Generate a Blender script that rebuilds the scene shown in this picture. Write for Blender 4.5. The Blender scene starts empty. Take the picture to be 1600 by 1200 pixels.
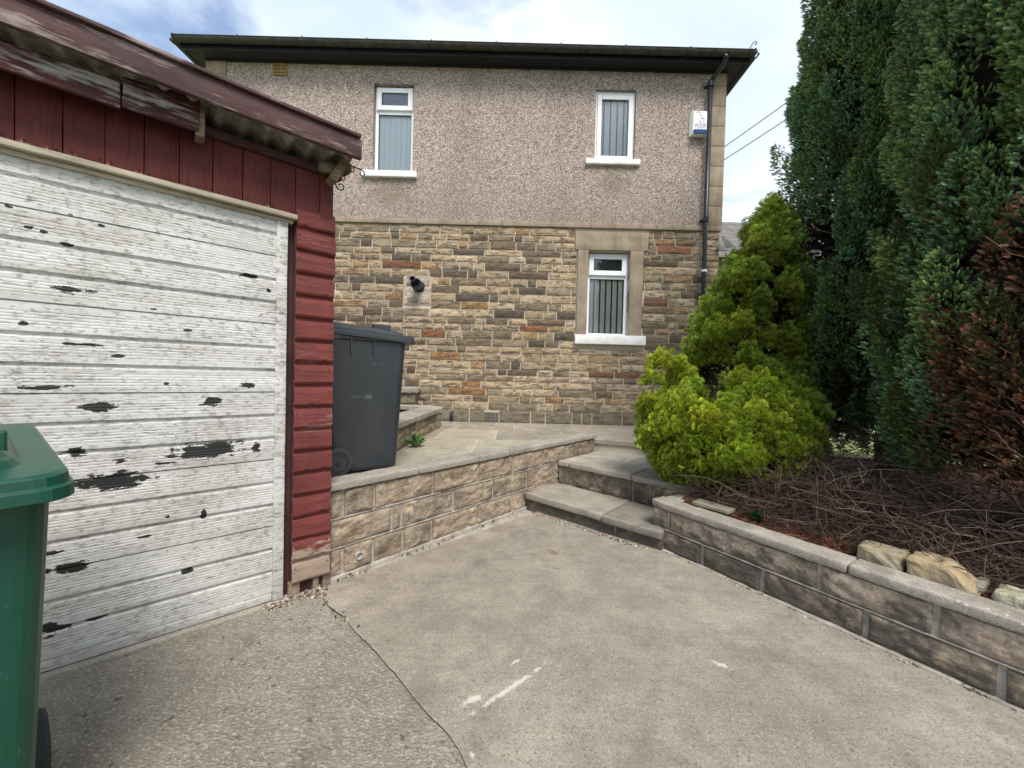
import bpy, math, random
import numpy as np
from mathutils import Vector, noise as mn

scene = bpy.context.scene
COL = scene.collection
rnd = random.Random(7)
rad = math.radians

# ------------------------------------------------------------------ camera
EYE = 1.27; FOC = 610.0; PITCH = math.atan(12/610); ROLL = 0.025
fwd = Vector((0, math.cos(PITCH), -math.sin(PITCH)))
_r0 = Vector((1, 0, 0)); _u0 = Vector((0, math.sin(PITCH), math.cos(PITCH)))
right = math.cos(ROLL)*_r0 + math.sin(ROLL)*_u0
up = math.cos(ROLL)*_u0 - math.sin(ROLL)*_r0
cam_d = bpy.data.cameras.new("camera"); cam = bpy.data.objects.new("camera", cam_d); COL.objects.link(cam)
from mathutils import Matrix
m3 = Matrix((right, up, -fwd)).transposed()
cam.matrix_world = Matrix.Translation((0, 0, EYE)) @ m3.to_4x4()
cam_d.sensor_width = 36; cam_d.lens = 36*FOC/1600; cam_d.clip_end = 900; cam_d.clip_start = 0.02
scene.camera = cam

# ------------------------------------------------------------------ light
SUN_EL, SUN_AZ = rad(55), rad(160)      # sun high behind the camera (azimuth from +Y towards +X)
world = bpy.data.worlds.new("World"); scene.world = world; world.use_nodes = True
wt = world.node_tree; wt.nodes.clear()
def wn(t, **k):
    n = wt.nodes.new(t)
    for a, b in k.items(): setattr(n, a, b)
    return n
wout = wn('ShaderNodeOutputWorld'); wbg = wn('ShaderNodeBackground'); wbg.inputs[1].default_value = 0.12
sky = wn('ShaderNodeTexSky', sky_type='NISHITA', sun_disc=False, sun_elevation=SUN_EL, sun_rotation=SUN_AZ)
tc = wn('ShaderNodeTexCoord'); mp = wn('ShaderNodeMapping'); mp.inputs['Scale'].default_value = (1.0, 1.0, 1.6)
mp.inputs['Location'].default_value = (1.3, 0.4, 0.2)
n1 = wn('ShaderNodeTexNoise'); n1.inputs['Scale'].default_value = 2.1; n1.inputs['Detail'].default_value = 9; n1.inputs['Roughness'].default_value = .55
n1.inputs['Distortion'].default_value = .35
r1 = wn('ShaderNodeValToRGB'); r1.color_ramp.elements[0].position = .40; r1.color_ramp.elements[1].position = .52
n2 = wn('ShaderNodeTexNoise'); n2.inputs['Scale'].default_value = 1.7; n2.inputs['Detail'].default_value = 7
r2 = wn('ShaderNodeValToRGB')
r2.color_ramp.elements[0].position = .36; r2.color_ramp.elements[0].color = (3.3, 4.0, 4.9, 1)
r2.color_ramp.elements[1].position = .62; r2.color_ramp.elements[1].color = (5.1, 5.4, 5.8, 1)
mx = wn('ShaderNodeMix', data_type='RGBA'); 
skm = wn('ShaderNodeMix', data_type='RGBA'); skm.blend_type = 'MULTIPLY'; skm.inputs[0].default_value = 1; skm.inputs[7].default_value = (1.5, 1.32, 1.18, 1)
L = wt.links.new
L(tc.outputs['Generated'], mp.inputs[0]); L(mp.outputs[0], n1.inputs['Vector']); L(mp.outputs[0], n2.inputs['Vector'])
L(n1.outputs[0], r1.inputs[0]); L(n2.outputs[0], r2.inputs[0]); L(sky.outputs[0], skm.inputs[6])
L(r1.outputs[0], mx.inputs[0]); L(skm.outputs[2], mx.inputs[6]); L(r2.outputs[0], mx.inputs[7])
L(mx.outputs[2], wbg.inputs[0]); L(wbg.outputs[0], wout.inputs[0])

sd = bpy.data.lights.new("sun", 'SUN'); sd.energy = 2.5; sd.angle = rad(24); sd.color = (1, .95, .87)
so = bpy.data.objects.new("sun", sd); COL.objects.link(so)
sv = Vector((math.sin(SUN_AZ)*math.cos(SUN_EL), math.cos(SUN_AZ)*math.cos(SUN_EL), math.sin(SUN_EL)))
so.rotation_euler = sv.to_track_quat('Z', 'Y').to_euler(); so.location = (0, -3, 12)
vs = scene.view_settings; vs.view_transform = 'Standard'; vs.look = 'None'; vs.gamma = 1; vs.exposure = 0.92
scene.display_settings.display_device = 'sRGB'
scene.cycles.max_bounces = 6; scene.cycles.diffuse_bounces = 4; scene.cycles.transparent_max_bounces = 8

# ------------------------------------------------------------------ materials
class NT:
    def __init__(s, name):
        s.m = bpy.data.materials.new(name); s.m.use_nodes = True; s.t = s.m.node_tree; s.t.nodes.clear()
        s.out = s.n('ShaderNodeOutputMaterial'); s.b = s.n('ShaderNodeBsdfPrincipled'); s.l(s.b.outputs[0], s.out.inputs[0])
        s.b.inputs['Specular IOR Level'].default_value = .3
        s.tc = s.n('ShaderNodeTexCoord').outputs['Object']
    def n(s, t, **k):
        n = s.t.nodes.new(t)
        for a, b in k.items(): setattr(n, a, b)
        return n
    def l(s, a, b): s.t.links.new(a, b)
    def setin(s, sock, v):
        if hasattr(v, 'is_output') or isinstance(v, bpy.types.NodeSocket): s.l(v, sock)
        elif isinstance(v, (tuple, list)) and len(v) == 3 and sock.type == 'RGBA': sock.default_value = (*v, 1)
        else: sock.default_value = v
    def map(s, sc=(1, 1, 1), loc=(0, 0, 0), rot=(0, 0, 0), v=None, typ='POINT'):
        m = s.n('ShaderNodeMapping', vector_type=typ); s.l(v or s.tc, m.inputs[0])
        m.inputs['Location'].default_value = loc; m.inputs['Rotation'].default_value = rot; m.inputs['Scale'].default_value = sc
        return m.outputs[0]
    def noise(s, scale, detail=5, rough=.55, v=None, dist=0.0):
        n = s.n('ShaderNodeTexNoise'); s.l(v or s.tc, n.inputs['Vector'])
        n.inputs['Scale'].default_value = scale; n.inputs['Detail'].default_value = detail
        n.inputs['Roughness'].default_value = rough; n.inputs['Distortion'].default_value = dist
        return n.outputs[0]
    def vor(s, scale, feature='F1', out='Distance', v=None, rnd_=1.0):
        n = s.n('ShaderNodeTexVoronoi', feature=feature); s.l(v or s.tc, n.inputs['Vector']); n.inputs['Scale'].default_value = scale
        n.inputs['Randomness'].default_value = rnd_
        return n.outputs[out]
    def ramp(s, f, *st):
        r = s.n('ShaderNodeValToRGB'); s.l(f, r.inputs[0]); e = r.color_ramp.elements
        while len(e) < len(st): e.new(.5)
        for i, (p, c) in enumerate(st):
            e[i].position = p; e[i].color = (c, c, c, 1) if isinstance(c, (int, float)) else (*c, 1)
        return r.outputs[0]
    def mix(s, f, a, b, mode='MIX'):
        m = s.n('ShaderNodeMix', data_type='RGBA', blend_type=mode)
        s.setin(m.inputs[0], f); s.setin(m.inputs[6], a); s.setin(m.inputs[7], b); return m.outputs[2]
    def math(s, op, a, b=0.0, c=None, clamp=False):
        m = s.n('ShaderNodeMath', operation=op, use_clamp=clamp); s.setin(m.inputs[0], a); s.setin(m.inputs[1], b)
        if c is not None: s.setin(m.inputs[2], c)
        return m.outputs[0]
    def attr(s, name='col'):
        return s.n('ShaderNodeAttribute', attribute_name=name).outputs['Color']
    def sep(s, v=None):
        n = s.n('ShaderNodeSeparateXYZ'); s.l(v or s.tc, n.inputs[0]); return n.outputs
    def bump(s, h, strength=.5, dist=.01):
        b = s.n('ShaderNodeBump'); s.l(h, b.inputs['Height']); b.inputs['Strength'].default_value = strength
        b.inputs['Distance'].default_value = dist; s.l(b.outputs[0], s.b.inputs['Normal'])
    def ellipse(s, c, size, rot=(0, 0, 0), v=None):
        m = s.map(size, c, rot, v, 'TEXTURE')
        n = s.n('ShaderNodeVectorMath', operation='LENGTH'); s.l(m, n.inputs[0])
        return s.math('SUBTRACT', 1.0, n.outputs['Value'])
    def done(s, col, rough=.8, metal=0.0):
        s.setin(s.b.inputs['Base Color'], col); s.setin(s.b.inputs['Roughness'], rough); s.b.inputs['Metallic'].default_value = metal
        return s.m
M = {}
def simple(name, col, rough=.6, metal=0.0, var=.25, sc=6.0, bump=0.0, bs=40.0):
    t = NT(name); f = t.noise(sc, 6)
    c = t.mix(t.ramp(f, (.3, 0.0), (.7, 1.0)), tuple(x*(1-var) for x in col), tuple(min(1, x*(1+var)) for x in col))
    if bump: t.bump(t.noise(bs, 4), bump, .004)
    M[name] = t.done(c, rough, metal); return M[name]

def m_concrete(name, a, b, worn=0.0):
    t = NT(name)
    big = t.noise(1.1, 8, .68); mid = t.noise(6, 8, .65); fine = t.noise(150, 4, .7); grit = t.vor(190, out='Color')
    c = t.mix(t.ramp(big, (.34, 0.0), (.66, 1.0)), a, b)
    c = t.mix(t.ramp(mid, (.35, .6), (.60, 0.0)), c, tuple(x*.76 for x in a))
    c = t.mix(t.ramp(fine, (.35, .42), (.52, 0.0)), c, tuple(x*.45 for x in a))
    sx = t.sep(grit)[0]
    c = t.mix(t.math('MULTIPLY', t.ramp(sx, (.82, 0.0), (.97, 1.0)), .22), c, tuple(min(1, x*1.75) for x in b))
    c = t.mix(t.math('MULTIPLY', t.ramp(sx, (.03, 1.0), (.14, 0.0)), .6), c, tuple(x*.35 for x in a))
    # brush marks across the slab
    br = t.noise(1.0, 5, .6, t.map((3, 60, 1), rot=(0, 0, rad(-35))))
    c = t.mix(t.math('MULTIPLY', t.ramp(br, (.40, 1.0), (.54, 0.0)), .16), c, tuple(x*.6 for x in a))
    h = t.math('ADD', t.math('MULTIPLY', fine, .5), t.math('MULTIPLY', mid, .8))
    h = t.math('ADD', h, t.math('MULTIPLY', br, .15))
    st = t.noise(2.6, 5, .7, dist=.8)
    c = t.mix(t.math('MULTIPLY', t.ramp(st, (.53, 0.0), (.68, 1.0)), .5), c, tuple(x*.5 for x in a))
    if worn:
        pits = t.noise(60, 3, .6, t.map((1, 1.7, 1), rot=(0, 0, rad(40))))
        pk = t.ramp(pits, (.55, 0.0), (.66, 1.0))
        c = t.mix(t.math('MULTIPLY', pk, .6*worn), c, (.47, .43, .36))
        pd = t.ramp(t.noise(22, 4, .6, t.map(loc=(5, 3, 1))), (.30, 1.0), (.39, 0.0))
        c = t.mix(t.math('MULTIPLY', pd, .8*worn), c, (.07, .06, .048))
        h = t.math('ADD', h, t.math('MULTIPLY', pits, 1.6))
    return t, c, h

def ground_pt(px, py): return onz(px, py, 0)
def ray(px, py): return fwd + right*((px-800)/FOC) + up*((600-py)/FOC)
def onz(px, py, z): d = ray(px, py); return Vector((0, 0, EYE)) + d*((z-EYE)/d.z)
def ony(px, py, y): d = ray(px, py); return Vector((0, 0, EYE)) + d*(y/d.y)
class Frame:
    """a vertical working plane: x runs along it, -y faces the viewer, z is up"""
    def __init__(s, o, ang): s.o = Vector((o[0], o[1], 0)); s.a = ang; s.x = Vector((math.cos(ang), math.sin(ang), 0)); s.y = Vector((-math.sin(ang), math.cos(ang), 0))
    def at(s, px, py, off=0.0):
        P = s.o + s.y*off; d = ray(px, py); E = Vector((0, 0, EYE)); q = E + d*((P-E).dot(s.y)/d.dot(s.y))
        return (q-s.o).dot(s.x), q.z
    def loc(s, p): q = Vector((p[0], p[1], 0))-s.o; return q.dot(s.x), q.dot(s.y)
    def w(s, x, y, z): return s.o + s.x*x + s.y*y + Vector((0, 0, z))
FG = Frame((-1.244, 2.153), math.atan2(.662, .749))     # garage front
FL = Frame((-1.087, 2.367), math.atan2(.749, .662))     # left block wall
FR = Frame((1.12, 2.997), math.atan2(-.845, .535))      # right block wall
FS = Frame((.167, 3.72), math.atan2(-.665, .747))       # steps
FH = Frame((0, 6.3), 0.0)                               # house wall

# ---- concrete of the drive: chalky scrapes, a few rust marks, dirt at the wall foot
t, c, h = m_concrete('drive_concrete', (.218, .192, .155), (.355, .317, .262))
def seg(tt, p, q, wd, z=0):
    p = ground_pt(*p); q = ground_pt(*q); mid = (p+q)/2; d = q-p
    return tt.ellipse((mid.x, mid.y, 0), (d.length/2*1.1, wd, 1), (0, 0, math.atan2(d.y, d.x)))
sc = [seg(t, (700, 1140), (880, 1020), .022), seg(t, (790, 1042), (822, 1026), .012), seg(t, (705, 1110), (765, 1080), .03), seg(t, (735, 1170), (742, 1190), .014), seg(t, (1102, 1030), (1150, 1048), .025)]
mk = sc[0]
for s_ in sc[1:]: mk = t.math('MAXIMUM', mk, s_)
mk = t.math('ADD', t.math('MULTIPLY', t.math('MAXIMUM', mk, -.5), .55), t.math('MULTIPLY', t.math('SUBTRACT', t.noise(38, 5, .75), .5), 1.5))
c = t.mix(t.math('MULTIPLY', t.ramp(mk, (.20, 0.0), (.42, 1.0)), .6), c, (.60, .57, .53))
st = [seg(t, (855, 858), (875, 868), .035), seg(t, (862, 886), (874, 890), .022), seg(t, (828, 866), (842, 868), .02), seg(t, (600, 1000), (612, 1004), .02)]
mk = st[0]
for s_ in st[1:]: mk = t.math('MAXIMUM', mk, s_)
c = t.mix(t.math('MULTIPLY', t.ramp(t.math('ADD', mk, t.math('SUBTRACT', t.noise(30, 3), .5)), (.15, 0.0), (.5, 1.0)), .55), c, (.12, .085, .06))
t.bump(h, .55, .006); M['drive'] = t.done(c, .9)
t, c, h = m_concrete('apron_concrete', (.215, .192, .158), (.325, .292, .243), worn=1.0)
t.bump(h, .9, .008); M['apron'] = t.done(c, .92)
t, c, h = m_concrete('paving_stone', (.26, .235, .19), (.40, .37, .31))
c = t.mix(1.0, c, t.attr(), 'MULTIPLY'); t.bump(h, .5, .004); M['paving'] = t.done(c, .9)
t, c, h = m_concrete('step_stone', (.27, .245, .20), (.41, .375, .315)); t.bump(h, .4, .004)
c = t.mix(1.0, c, t.attr(), 'MULTIPLY'); M['step'] = t.done(c, .9)
t, c, h = m_concrete('coping_concrete', (.25, .225, .19), (.42, .38, .33))
lich = t.ramp(t.vor(26, out='Distance'), (.10, 1.0), (.16, 0.0)); lm = t.ramp(t.noise(5, 4), (.52, 0.0), (.66, 1.0))
c = t.mix(t.math('MULTIPLY', t.math('MULTIPLY', lich, lm), .9), c, (.62, .62, .56)); t.bump(h, .8, .006); M['coping'] = t.done(c, .92)

# walling blocks: attribute = stone colour, grime in bands and patches
def m_block(name, grime, gcol, g0=.46, g1=.62, hb=.6, zdirt=None):
    t = NT(name); base = t.attr()
    n1 = t.noise(14, 8, .7, dist=.5); n2 = t.noise(4.5, 6, .6); n3 = t.noise(70, 4, .7)
    c = t.mix(t.ramp(n1, (.36, .8), (.56, 0.0)), base, (.15, .105, .07))
    c = t.mix(t.math('MULTIPLY', t.ramp(t.noise(8, 6, .7, t.map(loc=(7, 2, 4))), (.52, 0.0), (.66, 1.0)), .7), c, (.52, .43, .30))
    c = t.mix(t.math('MULTIPLY', t.ramp(n3, (.52, 0.0), (.7, 1.0)), .45), c, (.52, .45, .34))
    g = t.math('ADD', t.math('MULTIPLY', n2, .55), t.math('MULTIPLY', n1, .5))
    if zdirt:
        z = t.sep()[2]; zz = t.n('ShaderNodeMapRange'); t.l(z, zz.inputs[0])
        for i, v in enumerate(zdirt): zz.inputs[i+1].default_value = v
        g = t.math('ADD', g, zz.outputs[0])
    c = t.mix(t.math('MULTIPLY', t.ramp(g, (g0, 0.0), (g1, 1.0)), grime), c, gcol)
    c = t.mix(t.math('MULTIPLY', t.ramp(n3, (.30, 1.0), (.45, 0.0)), .5), c, (.06, .05, .04))
    t.bump(t.math('ADD', n1, t.math('MULTIPLY', n3, .5)), hb, .008)
    M[name] = t.done(c, .93)
m_block('block_warm', .75, (.085, .068, .05), .50, .62, .8)
m_block('block_grimy', .88, (.065, .058, .048), .49, .60, .8, (0.0, .33, .13, -.05))
# rubble of the house wall: bedding streaks along each stone
t = NT('house_stone'); base = t.attr()
s1 = t.noise(6, 8, .7, t.map((1, 1, 3.2)), .8); s2 = t.noise(26, 6, .7, t.map((1, 1, 2.5)), .4)
s3 = t.noise(2.2, 4, .6); s4 = t.noise(80, 4, .7)
c = t.mix(t.math('MULTIPLY', t.ramp(s1, (.49, 0.0), (.58, 1.0)), .82), base, (.070, .055, .040))
c = t.mix(t.math('MULTIPLY', t.ramp(s2, (.54, 0.0), (.64, 1.0)), .65), c, (.045, .038, .03))
c = t.mix(t.math('MULTIPLY', t.ramp(s2, (.30, 1.0), (.42, 0.0)), .6), c, (.50, .41, .28))
c = t.mix(t.math('MULTIPLY', t.ramp(s4, (.58, 0.0), (.72, 1.0)), .35), c, (.6, .53, .42))
zg = t.sep()[2]; gm = t.n('ShaderNodeMapRange'); t.l(zg, gm.inputs[0])
for i, v in enumerate((.5, 1.0, .5, 0.0)): gm.inputs[i+1].default_value = v
c = t.mix(t.math('MULTIPLY', gm.outputs[0], t.ramp(s3, (.4, .3), (.6, 1.0))), c, t.mix(.5, base, (.13, .125, .06)))
t.bump(t.math('ADD', s1, t.math('MULTIPLY', s2, .8)), .8, .012); M['house_stone'] = t.done(c, .93)
t = NT('mortar'); f = t.noise(18, 6, .7)
c = t.mix(f, (.40, .35, .27), (.58, .52, .42)); t.bump(t.noise(120, 4), .6, .004); M['mortar'] = t.done(c, .95)
t = NT('grey_mortar'); f = t.noise(10, 6, .7)
c = t.mix(t.ramp(f, (.35, 0.0), (.65, 1.0)), (.20, .18, .15), (.42, .385, .33)); t.bump(t.noise(90, 4), .7, .005); M['grey_mortar'] = t.done(c, .95)
t = NT('pale_patch'); f = t.noise(14, 6, .7)
c = t.mix(t.ramp(f, (.3, 0.0), (.65, 1.0)), (.27, .235, .18), (.50, .44, .36)); t.bump(t.noise(60, 4), .7, .006); M['patch'] = t.done(c, .95)
# dressed sandstone
t = NT('dressed_stone'); f = t.noise(3, 7, .65); f2 = t.noise(1.0, 5, .6, t.map((9, 9, 1.3)))
c = t.mix(t.ramp(f, (.35, 0.0), (.65, 1.0)), (.215, .172, .125), (.335, .275, .20))
c = t.mix(t.math('MULTIPLY', t.ramp(f2, (.52, 0.0), (.66, 1.0)), .5), c, (.14, .11, .085)); t.bump(t.noise(90, 4), .35, .003); M['dressed'] = t.done(c, .9)
# pebbledash
t = NT('pebbledash')
vc = t.sep(t.vor(78, out='Color')); dd = t.vor(78)
c = t.ramp(vc[0], (0.0, (.12, .09, .08)), (.20, (.24, .185, .16)), (.42, (.37, .29, .25)), (.70, (.50, .41, .36)), (.93, (.64, .57, .51)), (1.0, (.76, .73, .68)))
c = t.mix(t.ramp(dd, (.45, 0.0), (.75, .6)), c, (.09, .07, .065))
vv = t.sep(t.vor(23, out='Color'))[1]
c = t.mix(.14, c, t.ramp(vv, (0.0, (.12, .09, .085)), (.5, (.36, .28, .255)), (1.0, (.58, .50, .47))))
st = t.noise(1.0, 6, .6, t.map((.9, 1, .35))); z = t.sep()[2]
c = t.mix(t.math('MULTIPLY', t.ramp(st, (.45, 0.0), (.7, 1.0)), .4), c, (.15, .12, .10))
mr = t.n('ShaderNodeMapRange'); t.l(z, mr.inputs[0])
for i, v in enumerate((3.7, 4.6, .30, 0.0)): mr.inputs[i+1].default_value = v
c = t.mix(mr.outputs[0], c, (.19, .165, .11))
for (px, py, a, b, k) in ((958, 285, .32, .30, .5), (610, 300, .42, .35, .45)):
    X, Z = FH.at(px, py); e = t.ellipse((X, 0, Z), (a, 3, b))
    e = t.math('ADD', e, t.math('MULTIPLY', t.math('SUBTRACT', t.noise(7, 5), .5), .9))
    c = t.mix(t.math('MULTIPLY', t.ramp(e, (0.0, 0.0), (.7, 1.0)), k), c, (.17, .135, .095))
t.bump(t.math('ADD', t.math('MULTIPLY', dd, -1.0), t.math('MULTIPLY', vc[1], .6)), .7, .010); M['pebble'] = t.done(c, .92)

# painted timber
def m_wood(name, paint, bare, worn=.5, axis='x', dark=(.03, .018, .016), sc=1.0, rough=.75):
    t = NT(name); mpv = {'x': (1.2, 14, 14), 'z': (14, 14, 1.2)}[axis]
    g = t.noise(6*sc, 8, .7, t.map(mpv)); p = t.noise(3.0*sc, 8, .72, t.map({'x': (.8, 3, 3), 'z': (3, 3, .8)}[axis])); q = t.noise(2.1, 4)
    base = t.mix(t.ramp(q, (.35, 0.0), (.65, 1.0)), tuple(x*.65 for x in paint), tuple(x*1.25 for x in paint))
    base = t.mix(t.math('MULTIPLY', t.ramp(g, (.38, 1.0), (.5, 0.0)), .55), base, dark)
    w = t.math('ADD', t.math('MULTIPLY', p, .7), t.math('MULTIPLY', g, .35))
    c = t.mix(t.ramp(w, (.66-worn*.2, 0.0), (.74-worn*.2, 1.0)), base, t.mix(g, tuple(x*.55 for x in bare), bare))
    t.bump(g, .6, .004); return t, c
t, c = m_wood('red_boards', (.135, .030, .026), (.29, .17, .14), .36, 'x', (.05, .012, .01)); M['red_h'] = None
z = t.sep()[2]; mr = t.n('ShaderNodeMapRange'); t.l(z, mr.inputs[0])
for i, v in enumerate((.05, .42, 1.0, 0.0)): mr.inputs[i+1].default_value = v
fade = t.ramp(t.math('ADD', mr.outputs[0], t.math('MULTIPLY', t.math('SUBTRACT', t.noise(9, 7, .75, t.map((1, 1, 4))), .5), 1.3)), (.40, 0.0), (.50, 1.0))
c = t.mix(fade, c, t.mix(t.noise(8, 7, .7, t.map((1.5, 1, 12))), (.10, .065, .05), (.42, .32, .25)))
M['red_h'] = t.done(c, .72)
t, c = m_wood('red_vertical_boards', (.095, .019, .017), (.27, .15, .13), .22, 'z', (.03, .008, .008))
z = t.sep()[2]; mr = t.n('ShaderNodeMapRange'); t.l(z, mr.inputs[0])
for i, v in enumerate((2.10, 2.22, 1.0, 0.0)): mr.inputs[i+1].default_value = v
fl = t.ramp(t.math('ADD', mr.outputs[0], t.math('MULTIPLY', t.math('SUBTRACT', t.noise(7, 6, .7, t.map((5, 1, 1))), .5), 1.6)), (.85, 0.0), (1.15, 1.0))
c = t.mix(t.math('MULTIPLY', fl, .6), c, (.40, .26, .24)); M['red_v'] = t.done(c, .7)
t, c = m_wood('maroon_verge', (.062, .030, .030), (.32, .25, .235), .56, 'x', (.018, .008, .008), 1.3); M['verge'] = t.done(c, .7)
t, c = m_wood('loose_board_paint', (.055, .016, .015), (.34, .32, .30), .52, 'x', (.015, .006, .006), .9); M['loose'] = t.done(c, .75)
t, c = m_wood('bare_timber', (.16, .115, .075), (.30, .235, .17), .5, 'x', (.04, .028, .02), 1.2); M['timber'] = t.done(c, .85)
simple('dark_rail', (.05, .02, .018), .8, var=.4)
t, c = m_wood('cream_rail', (.36, .32, .24), (.20, .16, .11), .15, 'x', (.12, .09, .06)); M['cream'] = t.done(c, .7)
# flaking white door
t = NT('flaking_white_paint')
V = t.tc
g = t.noise(3, 8, .7, t.map((.5, 1, 5))); crk = t.vor(44, 'DISTANCE_TO_EDGE', v=t.map((.34, 1, 1.9), v=None))
wob = t.noise(16, 6, .7)
c = t.mix(t.ramp(g, (.35, 0.0), (.65, 1.0)), (.43, .425, .40), (.60, .598, .585))
dirt = t.noise(2.2, 7, .65); z = t.sep()[2]; mr = t.n('ShaderNodeMapRange'); t.l(z, mr.inputs[0])
for i, v in enumerate((0.0, 2.1, .16, -.04)): mr.inputs[i+1].default_value = v
c = t.mix(t.math('MULTIPLY', t.ramp(t.math('ADD', dirt, mr.outputs[0]), (.5, 0.0), (.72, 1.0)), .5), c, (.25, .24, .21))
mott = t.noise(42, 4, .7, t.map((.7, 1, 1.6)))
c = t.mix(t.math('MULTIPLY', t.ramp(mott, (.52, 0.0), (.60, 1.0)), t.ramp(dirt, (.34, .15), (.54, .85))), c, (.22, .21, .185))
c = t.mix(t.math('MULTIPLY', t.ramp(t.noise(30, 6, .75, t.map((.25, 1, 2.2), loc=(2, 0, 7))), (.60, 0.0), (.66, 1.0)), .7), c, (.13, .125, .12))
zone = t.noise(3.1, 4, .6, t.map((.6, 1, 3.0), loc=(3, 0, 1)))
fl_ = t.math('MULTIPLY', t.ramp(t.noise(46, 6, .75, t.map((.22, 1, 2.0), loc=(2, 0, 7))), (.565, 0.0), (.60, 1.0)), t.ramp(zone, (.46, 0.0), (.56, .85)))
c = t.mix(fl_, c, (.12, .115, .105))
ck = t.math('MULTIPLY', t.ramp(crk, (.0, 1.0), (.03, 0.0)), t.ramp(t.math('ADD', zone, t.math('MULTIPLY', t.math('SUBTRACT', wob, .5), .6)), (.50, 0.0), (.60, 1.0)))
c = t.mix(t.math('MULTIPLY', ck, .6), c, (.08, .075, .07))
ao = t.n('ShaderNodeNewGeometry')
spots = [(112,453,36,6),(390,431,18,4),(295,516,10,3),(38,505,9,4),(122,538,36,2),(62,605,70,4),(150,636,42,7),(332,627,19,9),(392,602,20,4),(120,708,24,9),
         (325,704,68,14),(400,698,8,9),(188,720,14,6),(175,752,72,17),(262,724,26,3),(318,802,6,9),(262,806,8,4),(68,866,30,4),(112,886,42,9),(72,893,16,5),(293,893,13,6),
         (80,985,30,11),(148,968,24,4),(112,335,10,2),(68,362,5,3),(106,382,14,3),(44,355,10,3),(12,322,10,4),(158,352,5,2),(260,600,6,2),(382,954,14,3),(230,838,14,2),(185,556,14,2),(240,483,14,2),(420,455,5,4)]
mk = None
for (px, py, a, b) in spots:
    x0, _ = FG.at(px-a, py); x1, _ = FG.at(px+a, py); X, Z = FG.at(px, py); _, za = FG.at(px, py-b)
    # the marks lie along the boards, which are level
    e = t.ellipse((X, 0, Z), (max(.012, (x1-x0)/2*1.15), 5, max(.010, (za-Z)*1.25)))
    mk = e if mk is None else t.math('MAXIMUM', mk, e)
jag = t.noise(24, 6, .72, t.map((.5, 1, 1.5))); 
f = t.math('ADD', t.math('MAXIMUM', mk, -.6), t.math('MULTIPLY', t.math('SUBTRACT', jag, .5), 3.2))
pe = t.ramp(f, (.30, 0.0), (.36, 1.0))
rim = t.ramp(f, (.05, 0.0), (.22, 1.0))
c = t.mix(t.math('MULTIPLY', rim, .5), c, (.62, .61, .59))
c = t.mix(pe, c, t.mix(t.noise(9, 5, .7, t.map((.4, 1, 9))), (.006, .006, .006), (.03, .028, .026)))
hh = t.math('SUBTRACT', t.math('MULTIPLY', g, .4), t.math('MULTIPLY', pe, 1.0)); hh = t.math('SUBTRACT', hh, t.math('MULTIPLY', ck, .6))
t.bump(t.math('ADD', hh, t.math('MULTIPLY', mott, .3)), .35, .004); M['door'] = t.done(c, .62)

simple('upvc', (.74, .76, .78), .3, var=.04)
simple('sill_paint', (.72, .72, .71), .6, var=.12, sc=9, bump=.3)
t = NT('window_glass'); t.b.inputs['Transmission Weight'].default_value = 1.0; t.b.inputs['IOR'].default_value = 1.45; M['glass'] = t.done((.93, .97, .97), .02)
t = NT('window_pane'); gl = t.n('ShaderNodeBsdfGlossy'); gl.inputs['Roughness'].default_value = .015; tr = t.n('ShaderNodeBsdfTransparent'); tr.inputs[0].default_value = (.95, .97, .97, 1)
fr = t.n('ShaderNodeFresnel'); fr.inputs[0].default_value = 1.5; ms = t.n('ShaderNodeMixShader')
t.l(t.math('MULTIPLY', fr.outputs[0], 1.1, clamp=True), ms.inputs[0]); t.l(tr.outputs[0], ms.inputs[1]); t.l(gl.outputs[0], ms.inputs[2]); t.l(ms.outputs[0], t.out.inputs[0]); M['glass'] = t.m
simple('blind_blue', (.93, .95, .98), .7, var=.02)
simple('blind_cream', (.93, .90, .78), .7, var=.04)
simple('room_dark', (.10, .105, .09), .9)
simple('room_blue', (.58, .62, .68), .9)
t = NT('gutter_black'); f = t.noise(7, 6, .7); z = t.sep()[2]
c = t.mix(t.ramp(f, (.4, 0.0), (.7, 1.0)), (.012, .013, .016), (.045, .045, .038)); M['gutter'] = t.done(c, .38)
t = NT('gutter_mossy'); f = t.noise(12, 6, .7)
c = t.mix(t.ramp(f, (.35, 0.0), (.65, 1.0)), (.022, .022, .020), (.065, .062, .048)); M['gutter_top'] = t.done(c, .7)
simple('fascia_black', (.016, .017, .021), .45, var=.3)
simple('soffit_black', (.018, .018, .022), .6)
simple('pipe_black', (.022, .026, .032), .32, var=.3, sc=3)
t = NT('slate'); 
bt = t.n('ShaderNodeTexBrick'); t.l(t.tc, bt.inputs[0]); bt.inputs['Color1'].default_value = (.10, .095, .10, 1); bt.inputs['Color2'].default_value = (.16, .14, .14, 1)
bt.inputs['Mortar'].default_value = (.03, .03, .03, 1); bt.inputs['Scale'].default_value = 1; bt.inputs['Mortar Size'].default_value = .012; bt.inputs['Brick Width'].default_value = .35; bt.inputs['Row Height'].default_value = .28
c = t.mix(t.ramp(t.noise(6, 5), (.4, 0.0), (.7, .6)), bt.outputs[0], (.20, .18, .16)); M['slate'] = t.done(c, .8)
t = NT('asbestos'); f = t.noise(9, 7, .7, dist=.5)
c = t.mix(t.ramp(f, (.35, 0.0), (.68, 1.0)), (.12, .115, .085), (.42, .42, .34)); M['sheet'] = t.done(c, .95)
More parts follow.
